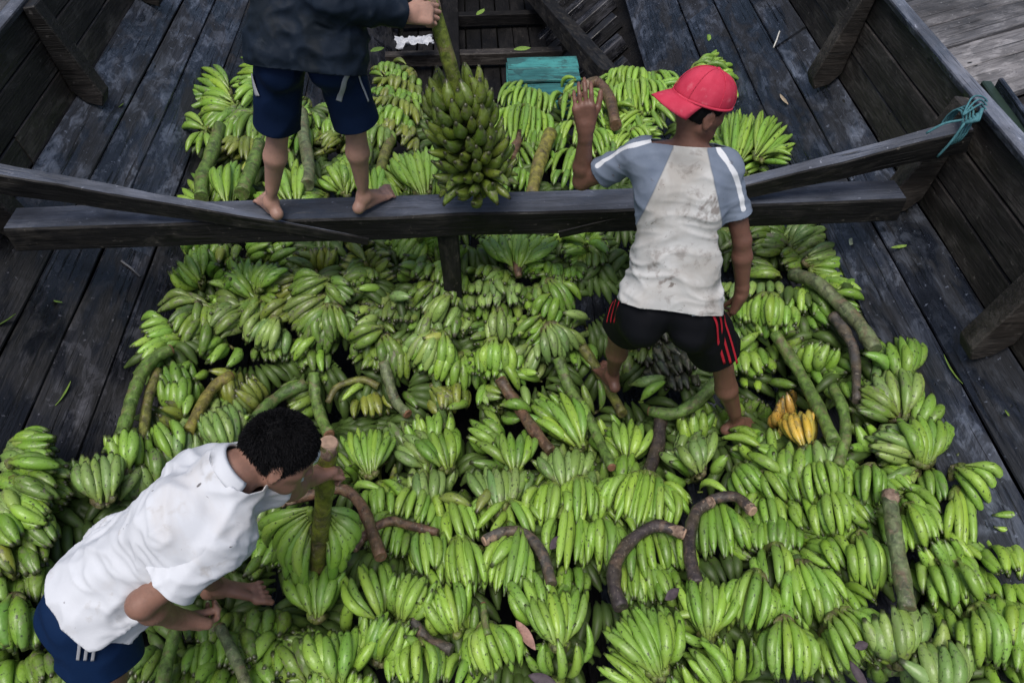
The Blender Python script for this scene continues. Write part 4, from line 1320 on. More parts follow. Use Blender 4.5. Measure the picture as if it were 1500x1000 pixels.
def cloth(name, vol, cuts, mat, parent, wrinkle=None, it=2, solid=.003):
    """mesh a volume, push wrinkles into it, cut it open; cuts: (point, outward normal, keep-region function or None)"""
    P, Q = vol.mesh(); P = smooth_np(P, Q, it)
    if wrinkle is not None:
        P = P+normals_np(P, Q)*wrinkle(P)[:, None]
    me = np_mesh(name, P, Q); bm = bmesh.new(); bm.from_mesh(me)
    for pt, nr, reg in cuts:
        pt, nr = V(pt), V(nr)
        fs = [f for f in bm.faces if reg is None or reg(f.calc_center_median())]
        es = list({e for f in fs for e in f.edges}); vs_ = list({v for f in fs for v in f.verts})
        bmesh.ops.bisect_plane(bm, geom=fs+es+vs_, plane_co=pt, plane_no=nr, clear_outer=False)
        dead = [f for f in bm.faces if (f.calc_center_median()-pt).dot(nr) > 0 and (reg is None or reg(f.calc_center_median()))]
        bmesh.ops.delete(bm, geom=dead, context='FACES')
    # keep the largest island only
    bm.verts.ensure_lookup_table(); seen = {}; best = None
    for v in bm.verts:
        if v in seen: continue
        st = [v]; comp = []; seen[v] = 1
        while st:
            a = st.pop(); comp.append(a)
            for e in a.link_edges:
                b = e.other_vert(a)
                if b not in seen: seen[b] = 1; st.append(b)
        if best is None or len(comp) > len(best): best = comp
    keepv = set(best); bmesh.ops.delete(bm, geom=[v for v in bm.verts if v not in keepv], context='VERTS')
    for f in bm.faces: f.smooth = True
    bm.to_mesh(me); bm.free(); o = link(name, me, mat); o.parent = parent
    if solid:
        m = o.modifiers.new('thickness', 'SOLIDIFY'); m.thickness = solid; m.offset = 1
    return o
def ridged(P, f, seed=0., sharp=1.4):
    """folds: ridged noise of scaled coordinates"""
    out = np.empty(len(P)); Qs = P*np.asarray(f)
    for i, q in enumerate(Qs):
        a = noise.noise(Vector((q[0]+seed, q[1]-seed, q[2]+2*seed))); out[i] = (1-abs(a)*1.6)**sharp if abs(a) < .62 else 0
    return out
def blobn(P, f, seed=0.):
    return np.array([noise.noise(Vector((q[0]+seed, q[1], q[2]-seed))) for q in P*f])
def skin_mat(name, col):
    N = NT(name); v = N.coord(); f = N.noise(v, 14, 5, .6); g = N.noise(v, 130, 3, .6)
    c = N.mix(N.ramp(f, .3, .7), tuple(x*.84 for x in col), (min(1, col[0]*1.14), col[1]*1.08, col[2]*1.06)); N.set(col=c, rough=.48, spec=.42); N.b.inputs['Subsurface Weight'].default_value = .08; N.b.inputs['Subsurface Radius'].default_value = (.012, .005, .003); N.b.inputs['Subsurface Scale'].default_value = .5
    blo = N.ramp(N.noise(v, 42, 4, .65), .55, .72); N.set(col=N.mix(N.math('MULTIPLY', blo, .4), c, tuple(x*.6 for x in col))); N.set(rough=N.ramp(f, .3, .7, .38, .58)); N.bump(N.math('ADD', g, N.math('MULTIPLY', N.noise(v, 45, 4, .6), 1.5)), .22, .004); return N.m
def fabric_mat(name, col, dirt=None, amt=.5, sc=6., rough=.85, var=.12):
    N = NT(name); v = N.coord(); f = N.noise(v, 5, 5, .6); w = N.n('ShaderNodeTexWave'); N.l(v, w.inputs['Vector']); w.inputs['Scale'].default_value = 260
    c = N.mix(N.ramp(f, .3, .7), tuple(x*(1-var) for x in col), tuple(min(1, x*(1+var)) for x in col))
    if dirt is not None:
        for (dc, lo, hi, s_, a_) in dirt: c = N.mix(N.math('MULTIPLY', N.ramp(N.noise(v, s_, 5, .65, .3), lo, hi), a_), c, dc)
    N.set(col=c, rough=rough, spec=.12); N.bump(N.noise(v, 60, 4, .7), .18, .004); return N.m
def strip(name, vol, pts, width, mat, parent, off=.003, n=10):
    """a band lying on a cloth volume along a line of points"""
    K0, _ = vol.grad_project(np.array(pts)); C1, G = vol.grad_project(np.array(catmull(list(K0), n)), 3); T = np.gradient(C1, axis=0); S_ = np.cross(G, T); S_ /= np.maximum(np.linalg.norm(S_, axis=1, keepdims=True), 1e-6)
    rows = []
    for o in (-1, -.33, .33, 1): q, g = vol.grad_project(C1+S_*width/2*o, 4); rows.append(q+g*off)
    m = len(C1); vs_ = np.concatenate(rows); fs = []
    for r in range(3):
        for i in range(m-1): a = r*m+i; fs.append((a, a+1, a+1+m, a+m))
    o = link(name, mesh(name, vs_, fs, True), mat); o.parent = parent; mo = o.modifiers.new('thickness', 'SOLIDIFY'); mo.thickness = .0015; mo.offset = 0; return o
def hair_tufts(name, vol, centers, R, rad, n, length, mat, parent, ok, seed=1, lie=.6, flow=(0, 0, 0), wid=.0011, chaos=.22):
    """short hair: thin tapered blades rooted on an ellipsoid"""
    r = np.random.default_rng(seed); vs_, fs = [], []; d = r.normal(size=(n, 3)); d /= np.linalg.norm(d, axis=1, keepdims=True)
    for q in d:
        p = centers+R.T@(q*rad)
        if not ok(p): continue
        nr = unit(R.T@(q/rad)); fl = np.asarray(flow)+r.normal(size=3)*chaos; fl = fl-nr*(fl@nr); dr = unit(nr*(1-lie)+fl*lie*.8); L = length*r.uniform(.6, 1.2); sd = unit(np.cross(dr, r.normal(size=3)))*wid
        o = len(vs_); p = p-nr*.002; mid = p+dr*L*.55; tip = p+dr*L-nr*L*.25
        vs_ += [p-sd, p+sd, mid+sd*.8, mid-sd*.8, tip]; fs += [(o, o+1, o+2, o+3), (o+3, o+2, o+4)]
    o = link(name, mesh(name, vs_, fs), mat); o.parent = parent; return o
N = NT('black hair'); N.set(col=(.004, .004, .005), rough=.75, spec=.12); M_hair = N.m
# ------------------------------------------------------------------ the three men
def build_body(M, h, D, extra=None):
    J = M.J; P_ = np.array(list(J.values())); vol = Vol(P_.min(0)-.26, P_.max(0)+.30, h)
    up, lat, fr = M.axes(); M.torso(vol, -.004)
    for S in 'LR':
        M.arm(vol, S); M.leg(vol, S, D.get('back'+S, -fr))
        fd, bk, sd, kw = D['hand'+S]; hand_prims(vol, J['wr'+S]+unit(J['wr'+S]-J['el'+S])*.012, fd, bk, sd, **kw); vol.cone(lerp(J['el'+S], J['wr'+S], .9), J['wr'+S]+unit(fd)*.03, .026, .024, .015)
        td, su, md = D['foot'+S]; foot_prims(vol, J['ank'+S], td, su, md)
    vol.cone(J['neck']-fr*.012, J['head']-unit(D['headup'])*.045-unit(D['face'])*.02, .050, .047, .03)
    head_prims(vol, J['head'], D['face'], D['headup'], D.get('hs', 1.))
    return vol
def finish_body(name, vol, mat, label):
    P, Q = vol.mesh(); P = smooth_np(P, Q, 2, .4); o = link('person', np_mesh('person', P, Q), mat); tag(o, label, 'person'); return o
def leg_region(a, b, other_a, other_b):
    a, b, oa, ob = V(a), V(b), V(other_a), V(other_b)
    def sd(p, q, r): d = r-q; t = max(0, min(1.3, (p-q).dot(d)/d.length_squared)); return (p-(q+d*t)).length
    return lambda c: sd(c, a, b) < sd(c, oa, ob)
def shorts(M, mat, parent, hem=(.9, .9), r0=.112, r1=.118, h=.007, waist=.10, seed=0., amp=.007, flare=.0):
    J = M.J; up, lat, fr = M.axes(); keys = ('pelvis', 'hipL', 'hipR', 'kneeL', 'kneeR'); P_ = np.array([J[k] for k in keys]); vol = Vol(P_.min(0)-.26, P_.max(0)+.3, h)
    vol.cone(J['hipL']+up*.02, J['hipR']+up*.02, .090, .090, .035)
    for q in (-1, 1): vol.cone(J['pelvis']+up*.03+lat*.048*q, J['pelvis']+up*.16+lat*.045*q, .088, .082, .035)
    for q, S in ((-1, 'L'), (1, 'R')):
        hp, kn = J['hip'+S], J['knee'+S]; vol.cone(hp-fr*.035-up*.03, hp-fr*.03-up*.07, .082, .080, .035)
        vol.cone(hp+lat*.006*q, lerp(hp, kn, 1.1)+lat*flare*q, r0, r1, .04)
    def wr(P): return amp*ridged(P, (9, 9, 5), 3+seed)+.004*blobn(P, 14, seed)-amp*.5
    cuts = [(J['pelvis']+up*waist, up, None)]
    for S, O, hm in (('L', 'R', hem[0]), ('R', 'L', hem[1])):
        hp, kn = J['hip'+S], J['knee'+S]; cuts.append((lerp(hp, kn, hm), unit(kn-hp), leg_region(hp, kn+(kn-hp)*.3, J['hip'+O], J['knee'+O]+(J['knee'+O]-J['hip'+O])*.3)))
    o = cloth('shorts', vol, cuts, mat, parent, wr); return o, vol
def pix_strip(name, vol, px, width, mat, parent, off=.004): return strip(name, vol, [vol_hit(vol, u, v) for u, v in px], width, mat, parent, off)
# ---------- man on the beam
J1 = dict(pelvis=(-.60, 2.63, 1.60), hipL=(-.70, 2.635, 1.575), hipR=(-.51, 2.63, 1.575), kneeL=(-.795, 2.66, 1.225), kneeR=(-.487, 2.655, 1.235), ankL=(-.915, 2.685, .865), ankR=(-.512, 2.705, .865),
          neck=(-.53, 2.84, 2.10), head=(-.50, 2.93, 2.27), shL=(-.70, 2.80, 2.04), shR=(-.38, 2.73, 2.02), elL=(-.80, 2.98, 1.86), wrL=(-.62, 3.13, 1.82), elR=(-.475, 2.575, 1.76), wrR=(-.248, 2.678, 1.668))
m1 = Man(J1, {}); D1 = dict(face=(.35, 1, -.35), headup=(0, .35, 1), backL=(.1, -1, 0), backR=(-.1, -1, 0),
    footL=((-.10, .17, -.012), (0, 0, 1), (1, .4, 0)), footR=((.13, .16, -.012), (0, 0, 1), (-1, .4, 0)),
    handR=((.93, .25, -.10), (-.10, -.70, .62), -1, dict(curl=[(30, 58, 40), (34, 62, 45), (38, 66, 45), (42, 68, 45)], spread=3., size=1.02, thumb=(.55, .55, .5), thumb_curl=30)), handL=((.6, .7, -.2), (-.4, .2, .9), 1, dict(curl=(25, 30, 20))))
v1 = build_body(m1, .0045, D1); man1 = finish_body('person', v1, skin_mat('skin of the man on the beam', (.36, .215, .165)), 'barefoot person in dark jacket and navy shorts standing on the beam holding a stalk')
M_jack = fabric_mat('dark jacket cloth', (.009, .015, .026), [((.005, .008, .011), .5, .6, 5., .7), ((.05, .06, .075), .62, .72, 9., .35)], rough=.6)
M_navy = fabric_mat('navy shorts cloth', (.004, .012, .040), rough=.7, var=.2)
M_white = fabric_mat('white trim', (.62, .64, .68)); M_trimg = fabric_mat('grey trim', (.36, .37, .40))
sh1, sv1 = shorts(m1, M_navy, man1, hem=(.93, .93), r0=.088, r1=.088, seed=1., flare=.006)
for px, w in (([(371, 108), (374, 122), (380, 140)], .028), ([(509, 102), (503, 118), (499, 132), (497, 146)], .020), ([(517, 92), (524, 112), (531, 130), (537, 148)], .007)): keep(pix_strip('panel', sv1, px, w, M_trimg, sh1, .008), sh1)
P_ = np.array([m1.J[k] for k in ('pelvis', 'neck', 'shL', 'shR', 'elL', 'elR', 'wrR', 'wrL')]); jv = Vol(P_.min(0)-.3, P_.max(0)+.22, .0065)
up1, la1, fr1 = m1.axes(); m1.torso(jv, .024, .06)
for q in (-1, 1): jv.cone(m1.J['pelvis']+la1*.07*q+up1*.12, m1.J['pelvis']+la1*.085*q-up1*.2, .118, .128, .05)
for S in 'LR':
    a, b, c = m1.J['sh'+S], m1.J['el'+S], m1.J['wr'+S]; jv.cone(a, b, .078, .066, .04); jv.cone(b, c+(c-b)*.12, .066, .046, .03)
def wrj(P): return .011*ridged(P, (8, 8, 13), 2.)+.006*ridged(P, (19, 19, 15), 5.)+.004*blobn(P, 20)-.008
cuts = [(m1.J['pelvis']-up1*.095, -up1, lambda c: (c-V(m1.J['pelvis'])).length < .34 and c.x < -.30 or c.z < 1.55), (m1.J['neck']+up1*.03, up1, lambda c: (c-V(m1.J['neck'])).length < .16)]
for S in 'LR':
    w = m1.J['wr'+S]; e = m1.J['el'+S]; cuts.append((w-unit(w-e)*.005, unit(w-e), (lambda w_: lambda c: (c-V(w_)).length < .13)(w)))
cloth('jacket', jv, cuts, M_jack, man1, wrj, it=2)
hv = Vol(m1.J['head']-.2, m1.J['head']+.2, .007); f_, u_ = unit(D1['face']), unit(D1['headup']); 
def scalp(vol, c, fwd, up, g=.007, S=1.):
    f = unit(fwd); u = unit(np.asarray(up)-f*(np.asarray(up)@f)); l = np.cross(u, f); R = np.array([l, f, u]); vol.ell(c+u*.015*S-f*.006*S, R, (.076*S+g, .098*S+g, .098*S+g), .01); return f, u, l, R
def hair_cap(M, D, parent, g=.008, tufts=5000, length=.022, lie=.55, seed=3, below=None):
    c = M.J['head']; vol = Vol(c-.17, c+.17, .006); S = D.get('hs', 1.); f, u, l, R = scalp(vol, c, D['face'], D['headup'], g, S)
    cuts = [(c+f*.058-u*.0+u*.02, unit(f*1.-u*.55), None), (c-u*.045-f*.03, unit(-u-f*.18), None)]
    for s in (-1, 1): cuts.append((c-u*.012+f*.02, unit(f*.8-u*.9), (lambda ss: lambda q: (q-V(c)).dot(V(l))*ss > .03)(s)))
    o = cloth('hair', vol, cuts, M_hair, parent, lambda P: .004*blobn(P, 45, 2.)+.003*blobn(P, 90, 1.), it=1, solid=.002)
    cc = c+u*.015*S-f*.006*S
    def ok(p): return (below is None or (p-c)@u < below-.012) and (p-(c+f*.062+u*.02))@unit(f-u*.55) < 0 and (p-(c-u*.048-f*.03))@unit(-u-f*.18) < 0 and not ((p-(c-u*.012+f*.02))@unit(f*.8-u*.9) > 0 and abs((p-c)@l) > .03)
    t = hair_tufts('hair_strands', vol, cc, R, np.array((.076*S+g, .098*S+g, .098*S+g)), tufts, length, M_hair, None, ok, seed, lie, flow=tuple(-u*.5+f*.5)); t.parent = o
    return o
hair_cap(m1, D1, man1, tufts=1500)
# ---------- man in the red cap
J2 = dict(pelvis=(.706, 1.955, .85), hipL=(.615, 1.975, .835), hipR=(.80, 1.94, .835), kneeL=(.573, 2.13, .495), kneeR=(.992, 1.95, .475), ankL=(.605, 2.245, .105), ankR=uz(1080, 617, .08),
          neck=(.75, 2.235, 1.36), head=(.768, 2.262, 1.515), shL=(.575, 2.255, 1.325), shR=(.872, 2.155, 1.325), elL=(.398, 2.372, 1.135), wrL=(.393, 2.341, 1.376), elR=uz(1087, 352, 1.066), wrR=uz(1087, 428, .82))
m2 = Man(J2, {}); D2 = dict(face=(.95, .30, -.36), headup=(.25, .15, .95), backL=(.1, -1, 0), backR=(-.75, -.6, 0),
    footL=((-.05, .22, -.05), (0, .25, 1), (1, .2, 0)), footR=((.21, .07, -.03), (0, -.05, 1), (-.2, 1, 0)),
    handL=((-.16, .06, .95), (-.10, -1, 0), 1, dict(curl=[(22, 34, 22), (18, 30, 20), (20, 32, 22), (26, 36, 24)], spread=1., thumb=(.40, .25, .75), thumb_curl=20)), handR=((-.02, .06, -.95), (.75, -.65, 0), -1, dict(curl=(18, 28, 22), spread=3., thumb=(-.25, .3, -.8))))
v2 = build_body(m2, .0045, D2); man2 = finish_body('person', v2, skin_mat('skin of the man in the red cap', (.155, .078, .056)), 'barefoot person in red cap and dirty raglan shirt standing on the bananas')
M_shw = fabric_mat('dirty white shirt', (.47, .475, .47), [((.27, .25, .22), .46, .66, 4., .6), ((.07, .045, .032), .62, .66, 22., .9), ((.13, .10, .085), .59, .66, 9., .7), ((.18, .16, .145), .55, .68, 16., .6)])
M_shb = fabric_mat('blue grey sleeve', (.165, .215, .31), [((.10, .13, .18), .55, .7, 8., .5)])
M_blk = fabric_mat('black shorts cloth', (.004, .0045, .0065), rough=.7); M_red = fabric_mat('red stripe', (.42, .02, .035))
up2, la2, fr2 = m2.axes(); P_ = np.array([m2.J[k] for k in ('pelvis', 'neck', 'shL', 'shR', 'elL', 'elR')]); tv = Vol(P_.min(0)-.3, P_.max(0)+.22, .006)
m2.torso(tv, .014, .045)
for q in (-1, 1): tv.cone(m2.J['pelvis']+la2*.052*q+up2*.18, m2.J['pelvis']+la2*.060*q-up2*.16, .104, .116, .04)
for S in 'LR': tv.cone(lerp(m2.J['sh'+S], m2.J['neck'], .12), lerp(m2.J['sh'+S], m2.J['el'+S], .8), .050, .062, .025)
def wr2(P):
    q = np.stack([P@la2, P@up2, P@fr2], 1)+.06*np.stack([blobn(P, 4, 1.), blobn(P, 4, 5.), blobn(P, 4, 9.)], 1); low = np.clip(1-(P-m2.J['pelvis'])@up2/.38, 0, 1)
    return (.013*low+.003)*ridged(q, (5, 19, 5), 1.7, 2.2)+.007*ridged(q, (8, 11, 8), 4., 2.2)+.003*blobn(P, 16)-.006
def arm_reg(M, S, rad=.16, t0=.35):
    a, b = V(M.J['sh'+S]), V(M.J['el'+S]); d = (b-a); L = d.length; d = d/L; pv, nk = V(M.J['pelvis']), V(M.J['neck']); ax = (nk-pv); TL = ax.length; ax = ax/TL
    def f(c):
        t = (c-a).dot(d)
        if t < L*t0: return False
        da = ((c-a)-d*t).length; q = max(0., min(TL, (c-pv).dot(ax))); return da < rad and da < (c-(pv+ax*q)).length*.85
    return f
cuts = [(m2.J['pelvis']+up2*.012-la2*.0, unit(-up2-la2*.05), lambda c: (c-V(m2.J['pelvis'])).dot(V(up2)) < .2), (m2.J['neck']+up2*.018-fr2*.0, unit(up2-fr2*.12), lambda c: (c-V(m2.J['neck'])).length < .14)]
for S in 'LR': cuts.append((lerp(m2.J['sh'+S], m2.J['el'+S], .62), unit(m2.J['el'+S]-m2.J['sh'+S]), arm_reg(m2, S, .13, .45)))
shirt2 = cloth('shirt', tv, cuts, M_shw, man2, wr2)
def point_attr(o, name, vals):
    at = o.data.attributes.new(name, 'FLOAT', 'POINT'); at.data.foreach_set('value', np.asarray(vals, np.float32))
SP = np.array([v.co[:] for v in shirt2.data.vertices]); rel = SP-m2.J['neck']; s_ = np.abs(rel@la2); t_ = -rel@up2
rag_ = np.minimum(s_-(.058+.34*np.maximum(t_, 0)), .29-t_)
for S, sg in (('R', 1), ('L', -1)):
    d = unit(m2.J['el'+S]-m2.J['sh'+S]); tt_ = (SP-m2.J['sh'+S])@d; da_ = np.linalg.norm((SP-m2.J['sh'+S])-tt_[:, None]*d, axis=1); arm_ = np.minimum(np.minimum(tt_-.085, np.where(sg*(rel@la2) > .13, .1, -.1)), .098-da_); rag_ = np.maximum(rag_, arm_)
lines_ = np.concatenate([np.array(catmull([vol_hit(tv, u, v) for u, v in line], 10)) for line in ([(876, 243), (905, 224), (935, 211), (968, 202)], [(1048, 216), (1068, 240), (1081, 270), (1089, 306)])])
str_ = np.min(np.linalg.norm(SP[:, None, :]-lines_[None], axis=2), axis=1) if len(SP) < 60000 else np.array([np.min(np.linalg.norm(lines_-p, axis=1)) for p in SP])
point_attr(shirt2, 'raglan', rag_); point_attr(shirt2, 'stripe', str_)
def shirt_mat():
    N = NT('raglan shirt'); v = N.coord(); A = N.n('ShaderNodeAttribute', attribute_name='raglan'); B = N.n('ShaderNodeAttribute', attribute_name='stripe')
    w = N.mix(N.ramp(N.noise(v, 5, 4, .6), .3, .7), (.41, .415, .41), (.53, .535, .53))
    for dc, lo, hi, sc, am in (((.27, .25, .22), .46, .66, 4., .6), ((.13, .10, .085), .59, .66, 9., .7), ((.18, .16, .145), .55, .68, 16., .6)): w = N.mix(N.math('MULTIPLY', N.ramp(N.noise(v, sc, 4, .65, .3), lo, hi), am), w, dc)
    bl = N.mix(N.ramp(N.noise(v, 8, 4, .6), .3, .7), (.125, .155, .21), (.18, .215, .275))
    ra = N.ramp(A.outputs['Fac'], -.0015, .0015); c = N.mix(ra, w, bl); st = N.ramp(B.outputs['Fac'], .0115, .0095); c = N.mix(st, c, (.60, .62, .65))
    seam = N.math('MULTIPLY', N.ramp(A.outputs['Fac'], -.005, 0), N.ramp(A.outputs['Fac'], .005, 0)); c = N.mix(N.math('MULTIPLY', seam, .5), c, (.10, .12, .15))
    sp = N.ramp(N.noise(v, 27, 4, .7), .63, .72); c = N.mix(N.math('MULTIPLY', sp, .7), c, (.07, .045, .032)); N.set(col=c, rough=.85, spec=.12); N.bump(N.noise(v, 70, 4, .7), .25, .004); return N.m
shirt2.data.materials.clear(); shirt2.data.materials.append(shirt_mat())
sh2, sv2 = shorts(m2, M_blk, man2, hem=(.60, .68), r0=.096, r1=.104, seed=4., amp=.009)
for dx in (-9, 0, 9): keep(pix_strip('stripe', sv2, [(1052+dx*.8, 462), (1060+dx, 495), (1070+dx, 532)], .010, M_red, sh2), sh2)
for dx in (-5, 0, 5): keep(pix_strip('stripe', sv2, [(904+dx, 440), (899+dx, 455), (895+dx, 472)], .008, M_red, sh2), sh2)
for px in ([(1013, 457), (1021, 456), (1029, 456)], [(1041, 456), (1047, 453), (1052, 449)]): keep(pix_strip('waist_patch', sv2, px, .030, M_white, sh2, .006), sh2)
hair_cap(m2, D2, man2, g=.003, tufts=3000, length=.012, seed=5, lie=.8, below=.03)
# cap worn with its peak to the back
def red_cap():
    c = m2.J['head']; f = unit(D2['face']); u = unit(np.asarray(D2['headup'])-f*(np.asarray(D2['headup'])@f)); l = np.cross(u, f)
    b = -f; cu = unit(u+f*.10); b = unit(b-cu*(b@cu)); sd = np.cross(cu, b); o0 = c+cu*.020-f*.004
    N = NT('red cap cloth'); v = N.coord(); f_ = N.noise(v, 9, 5, .6); cc = N.mix(N.ramp(f_, .35, .7), (.42, .020, .052), (.56, .055, .10)); cc = N.mix(N.math('MULTIPLY', N.ramp(N.noise(v, 22, 4, .7), .60, .72), .45), cc, (.62, .18, .22)); N.set(col=cc, rough=.8, spec=.25); N.bump(N.noise(v, 90, 3, .6), .25, .002); mat = N.m
    nu, nv = 48, 14; vs_, fs = [], []
    for j in range(nv+1):
        ph = (j/nv)*math.pi/2*1.02
        for i in range(nu):
            a = 2*math.pi*i/nu; seam = 1-.018*max(0, math.cos(6*a))**14; h_ = math.sin(ph)
            r = math.cos(ph)**.80 if ph < math.pi/2 else 0; tl = -.012*math.cos(a)          # rim dips at the peak side
            vs_.append(o0+(b*math.cos(a)*.112+sd*math.sin(a)*.092)*r*seam+cu*((h_*.106)*seam+tl*(1-h_)+.004*math.sin(3*a+1)*r*h_))
    for j in range(nv):
        for i in range(nu): k = j*nu+i; k2 = j*nu+(i+1) % nu; fs.append((k, k2, k2+nu, k+nu))
    o = link('cap', mesh('cap', vs_, fs, True), mat); o.parent = man2; m = o.modifiers.new('t', 'SOLIDIFY'); m.thickness = .003
    # peak
    vs_, fs = [], []; n = 20; rows = 7
    for r in range(rows+1):
        t = r/rows
        for i in range(n+1):
            a = (i/n-.5)*math.radians(118); e = .085*math.cos(a*1.25)**.7 if abs(a*1.25) < math.pi/2 else 0
            q = o0+b*math.cos(a)*.112+sd*math.sin(a)*.092; ext = e*t
            vs_.append(q+b*ext-cu*(.010+.012*math.cos(a)*(1-t)*0+.030*t*(.35+.65*t)+.030*t*abs(math.sin(a))**1.5)+cu*.0)
    for r in range(rows):
        for i in range(n): k = r*(n+1)+i; fs.append((k, k+1, k+n+2, k+n+1))
    p = link('peak', mesh('peak', vs_, fs, True), mat); p.parent = o; m = p.modifiers.new('t', 'SOLIDIFY'); m.thickness = .004; m.offset = 0
    bt = tube('button', [o0+cu*.104, o0+cu*.109, o0+cu*.112], [.009, .008, .003], mat, None, 10); bt.parent = o
    for k in range(6):
        a = math.pi/6+k*math.pi/3; sp_ = []
        for j in range(11):
            ph = j/10*math.pi/2*.98; r = math.cos(ph)**.80; h_ = math.sin(ph); sp_.append(o0+(b*math.cos(a)*.1165+sd*math.sin(a)*.0925)*r+cu*(h_*.1065-.012*math.cos(a)*(1-h_)))
        t = tube('seam', sp_, .0016, mat, None, 5, False); t.parent = o
    band = []
    for i in range(25): a = 2*math.pi*i/24; band.append(o0+(b*math.cos(a)*.113+sd*math.sin(a)*.093)-cu*(.012*math.cos(a)-.002))
    t = tube('sweatband', band, .0045, mat, None, 6, False); t.parent = o
    st = tube('strap', [o0-b*.114+sd*.03+cu*.012, o0-b*.119+cu*.018, o0-b*.114-sd*.03+cu*.012], .006, M_white, None, 6); st.parent = o
red_cap()
# ---------- stooping man
SR3 = uz(316, 792, 1.22); ER3 = uz(207, 884, 1.13)
pv3 = uz(166, 852, .98); nk3 = uz(347, 697, 1.30)
hd3 = uz(409, 660, 1.30)
hL3, hR3 = uz(206, 826, .97), uz(142, 892, .95)
kR3 = chain(hR3, 160, 1035, .40, True); aR3 = kR3+np.array([-.06, -.03, -.39])
J3 = dict(pelvis=pv3, hipL=hL3, hipR=hR3, kneeL=(-1.0, 1.13, .645), kneeR=kR3, ankL=(-1.008, 1.204, .25), ankR=aR3, neck=nk3, head=hd3, shL=(-.535, 1.125, 1.205), shR=SR3,
          elL=(-.579, 1.134, 1.00), wrL=(-.575, 1.270, .835), elR=ER3, wrR=chain(ER3, 257, 905, .23, True))
m3 = Man(J3, {}); D3 = dict(hs=.88, face=(.74, .06, -.62), headup=(.58, .40, .70), backL=(-.6, -.6, .2), backR=(-.8, -.2, .2),
    footL=((.23, .012, -.05), (.1, 0, 1), (0, -1, 0)), footR=((.2, .05, -.02), (0, 0, 1), (0, 1, 0)),
    handL=((.62, .62, -.30), (-.25, .05, .95), -1, dict(curl=[(40, 60, 40)]*4, thumb=(.85, -.05, -.1), thumb_curl=15)), handR=((.45, .10, -.85), (-.25, -.92, .1), 1, dict(curl=[(30, 50, 40), (34, 55, 42), (38, 60, 42), (42, 60, 42)], thumb=(.75, .30, -.4), thumb_curl=20)))
v3 = build_body(m3, .0045, D3); man3 = finish_body('person', v3, skin_mat('skin of the stooping man', (.235, .130, .095)), 'stooping person in white shirt and blue shorts gripping an upright stalk')
M_shw3 = fabric_mat('white polo cloth', (.58, .60, .64), [((.47, .43, .39), .52, .70, 3., .6), ((.36, .33, .30), .60, .70, 11., .5), ((.07, .06, .06), .675, .70, 21., .85)], var=.06)
M_blue3 = fabric_mat('blue shorts cloth', (.004, .018, .062), rough=.7, var=.2)
up3, la3, fr3 = m3.axes(); P_ = np.array([m3.J[k] for k in ('pelvis', 'neck', 'shL', 'shR', 'elL', 'elR')]); tv3 = Vol(P_.min(0)-.32, P_.max(0)+.2, .006)
m3.torso(tv3, .018, .045)
for q in (-1, 1): tv3.cone(m3.J['pelvis']+la3*.050*q+up3*.2, m3.J['pelvis']+la3*.060*q-up3*.16-fr3*.005, .094, .116, .04)
tv3.cone(m3.J['neck']-up3*.02-fr3*.01, m3.J['neck']+unit(m3.J['head']-m3.J['neck'])*.02, .066, .062, .03)
def wr3(P):
    q = np.stack([P@la3, P@up3, P@fr3], 1)+.07*np.stack([blobn(P, 4, 1.), blobn(P, 4, 5.), blobn(P, 4, 9.)], 1); low = np.clip(1-(P-m3.J['pelvis'])@up3/.3, 0, 1)
    return .014*ridged(q, (9, 4.2, 7), .6, 2.4)*(.5+low)+.010*ridged(q, (17, 7, 12), 3., 2.4)+.005*ridged(q, (12, 26, 12), 6., 2.)+.003*blobn(P, 20)-.010
hem3 = lambda c: (c-V(m3.J['pelvis'])).dot(V(up3)) < .16 and (c-V(m3.J['elR'])).length > .0
cuts = [(m3.J['pelvis']-up3*.035+la3*.0, unit(-up3+la3*.12), None), (m3.J['neck']+up3*.030, unit(up3-fr3*.10), lambda c: (c-V(m3.J['neck'])).length < .15)]
cloth('shirt', tv3, cuts, M_shw3, man3, wr3)
for S in 'LR':
    a, b = m3.J['sh'+S], m3.J['el'+S]; sv = Vol(np.minimum(a, b)-.2, np.maximum(a, b)+.2, .006); q = 1 if S == 'R' else -1
    sv.cone(lerp(a, m3.J['neck'], .30)-up3*.01, a, .062, .066, .03); sv.cone(a, lerp(a, b, .9), .066, .084, .03); sv.cone(lerp(a, m3.J['neck'], .15)-up3*.07, a-up3*.05, .066, .062, .04)
    cloth('sleeve', sv, [(lerp(a, b, .60 if S == 'R' else .14), unit(b-a), None)], M_shw3, man3, wr3)
# turned-down collar
na = unit(m3.J['head']-m3.J['neck']); na = unit(up3*.7+na*.3); nl = unit(la3-na*(la3@na)); nf = np.cross(na, nl); vs_, fs = [], []
for i in range(25):
    a = math.radians(-112+224*i/24)-math.pi/2; d_ = nl*math.cos(a)+nf*math.sin(a)
    for (rr, hh) in ((.060, .030), (.063, .036), (.070, .031), (.082, .008+.006*math.cos(a*3)), (.081, .004)): vs_.append(m3.J['neck']-fr3*.008+d_*rr+na*hh)
for i in range(24):
    for j in range(4): k = i*5+j; fs.append((k, k+1, k+6, k+5))
co = link('collar', mesh('collar', vs_, fs, True), M_shw3); co.parent = man3; mo = co.modifiers.new('t', 'SOLIDIFY'); mo.thickness = .003
sh3, sv3 = shorts(m3, M_blue3, man3, hem=(.66, .40), r0=.100, r1=.108, seed=7., amp=.009)
for dx in (0, 10, 20): keep(pix_strip('stripe', sv3, [(122+dx, 918), (119+dx*1.0, 940), (116+dx, 962)], .007, M_trimg, sh3, .010), sh3)
hair_cap(m3, D3, man3, g=.004, tufts=22000, length=.019, lie=.6, seed=8)
M_band = plain('dark wrist band', (.012, .012, .014))
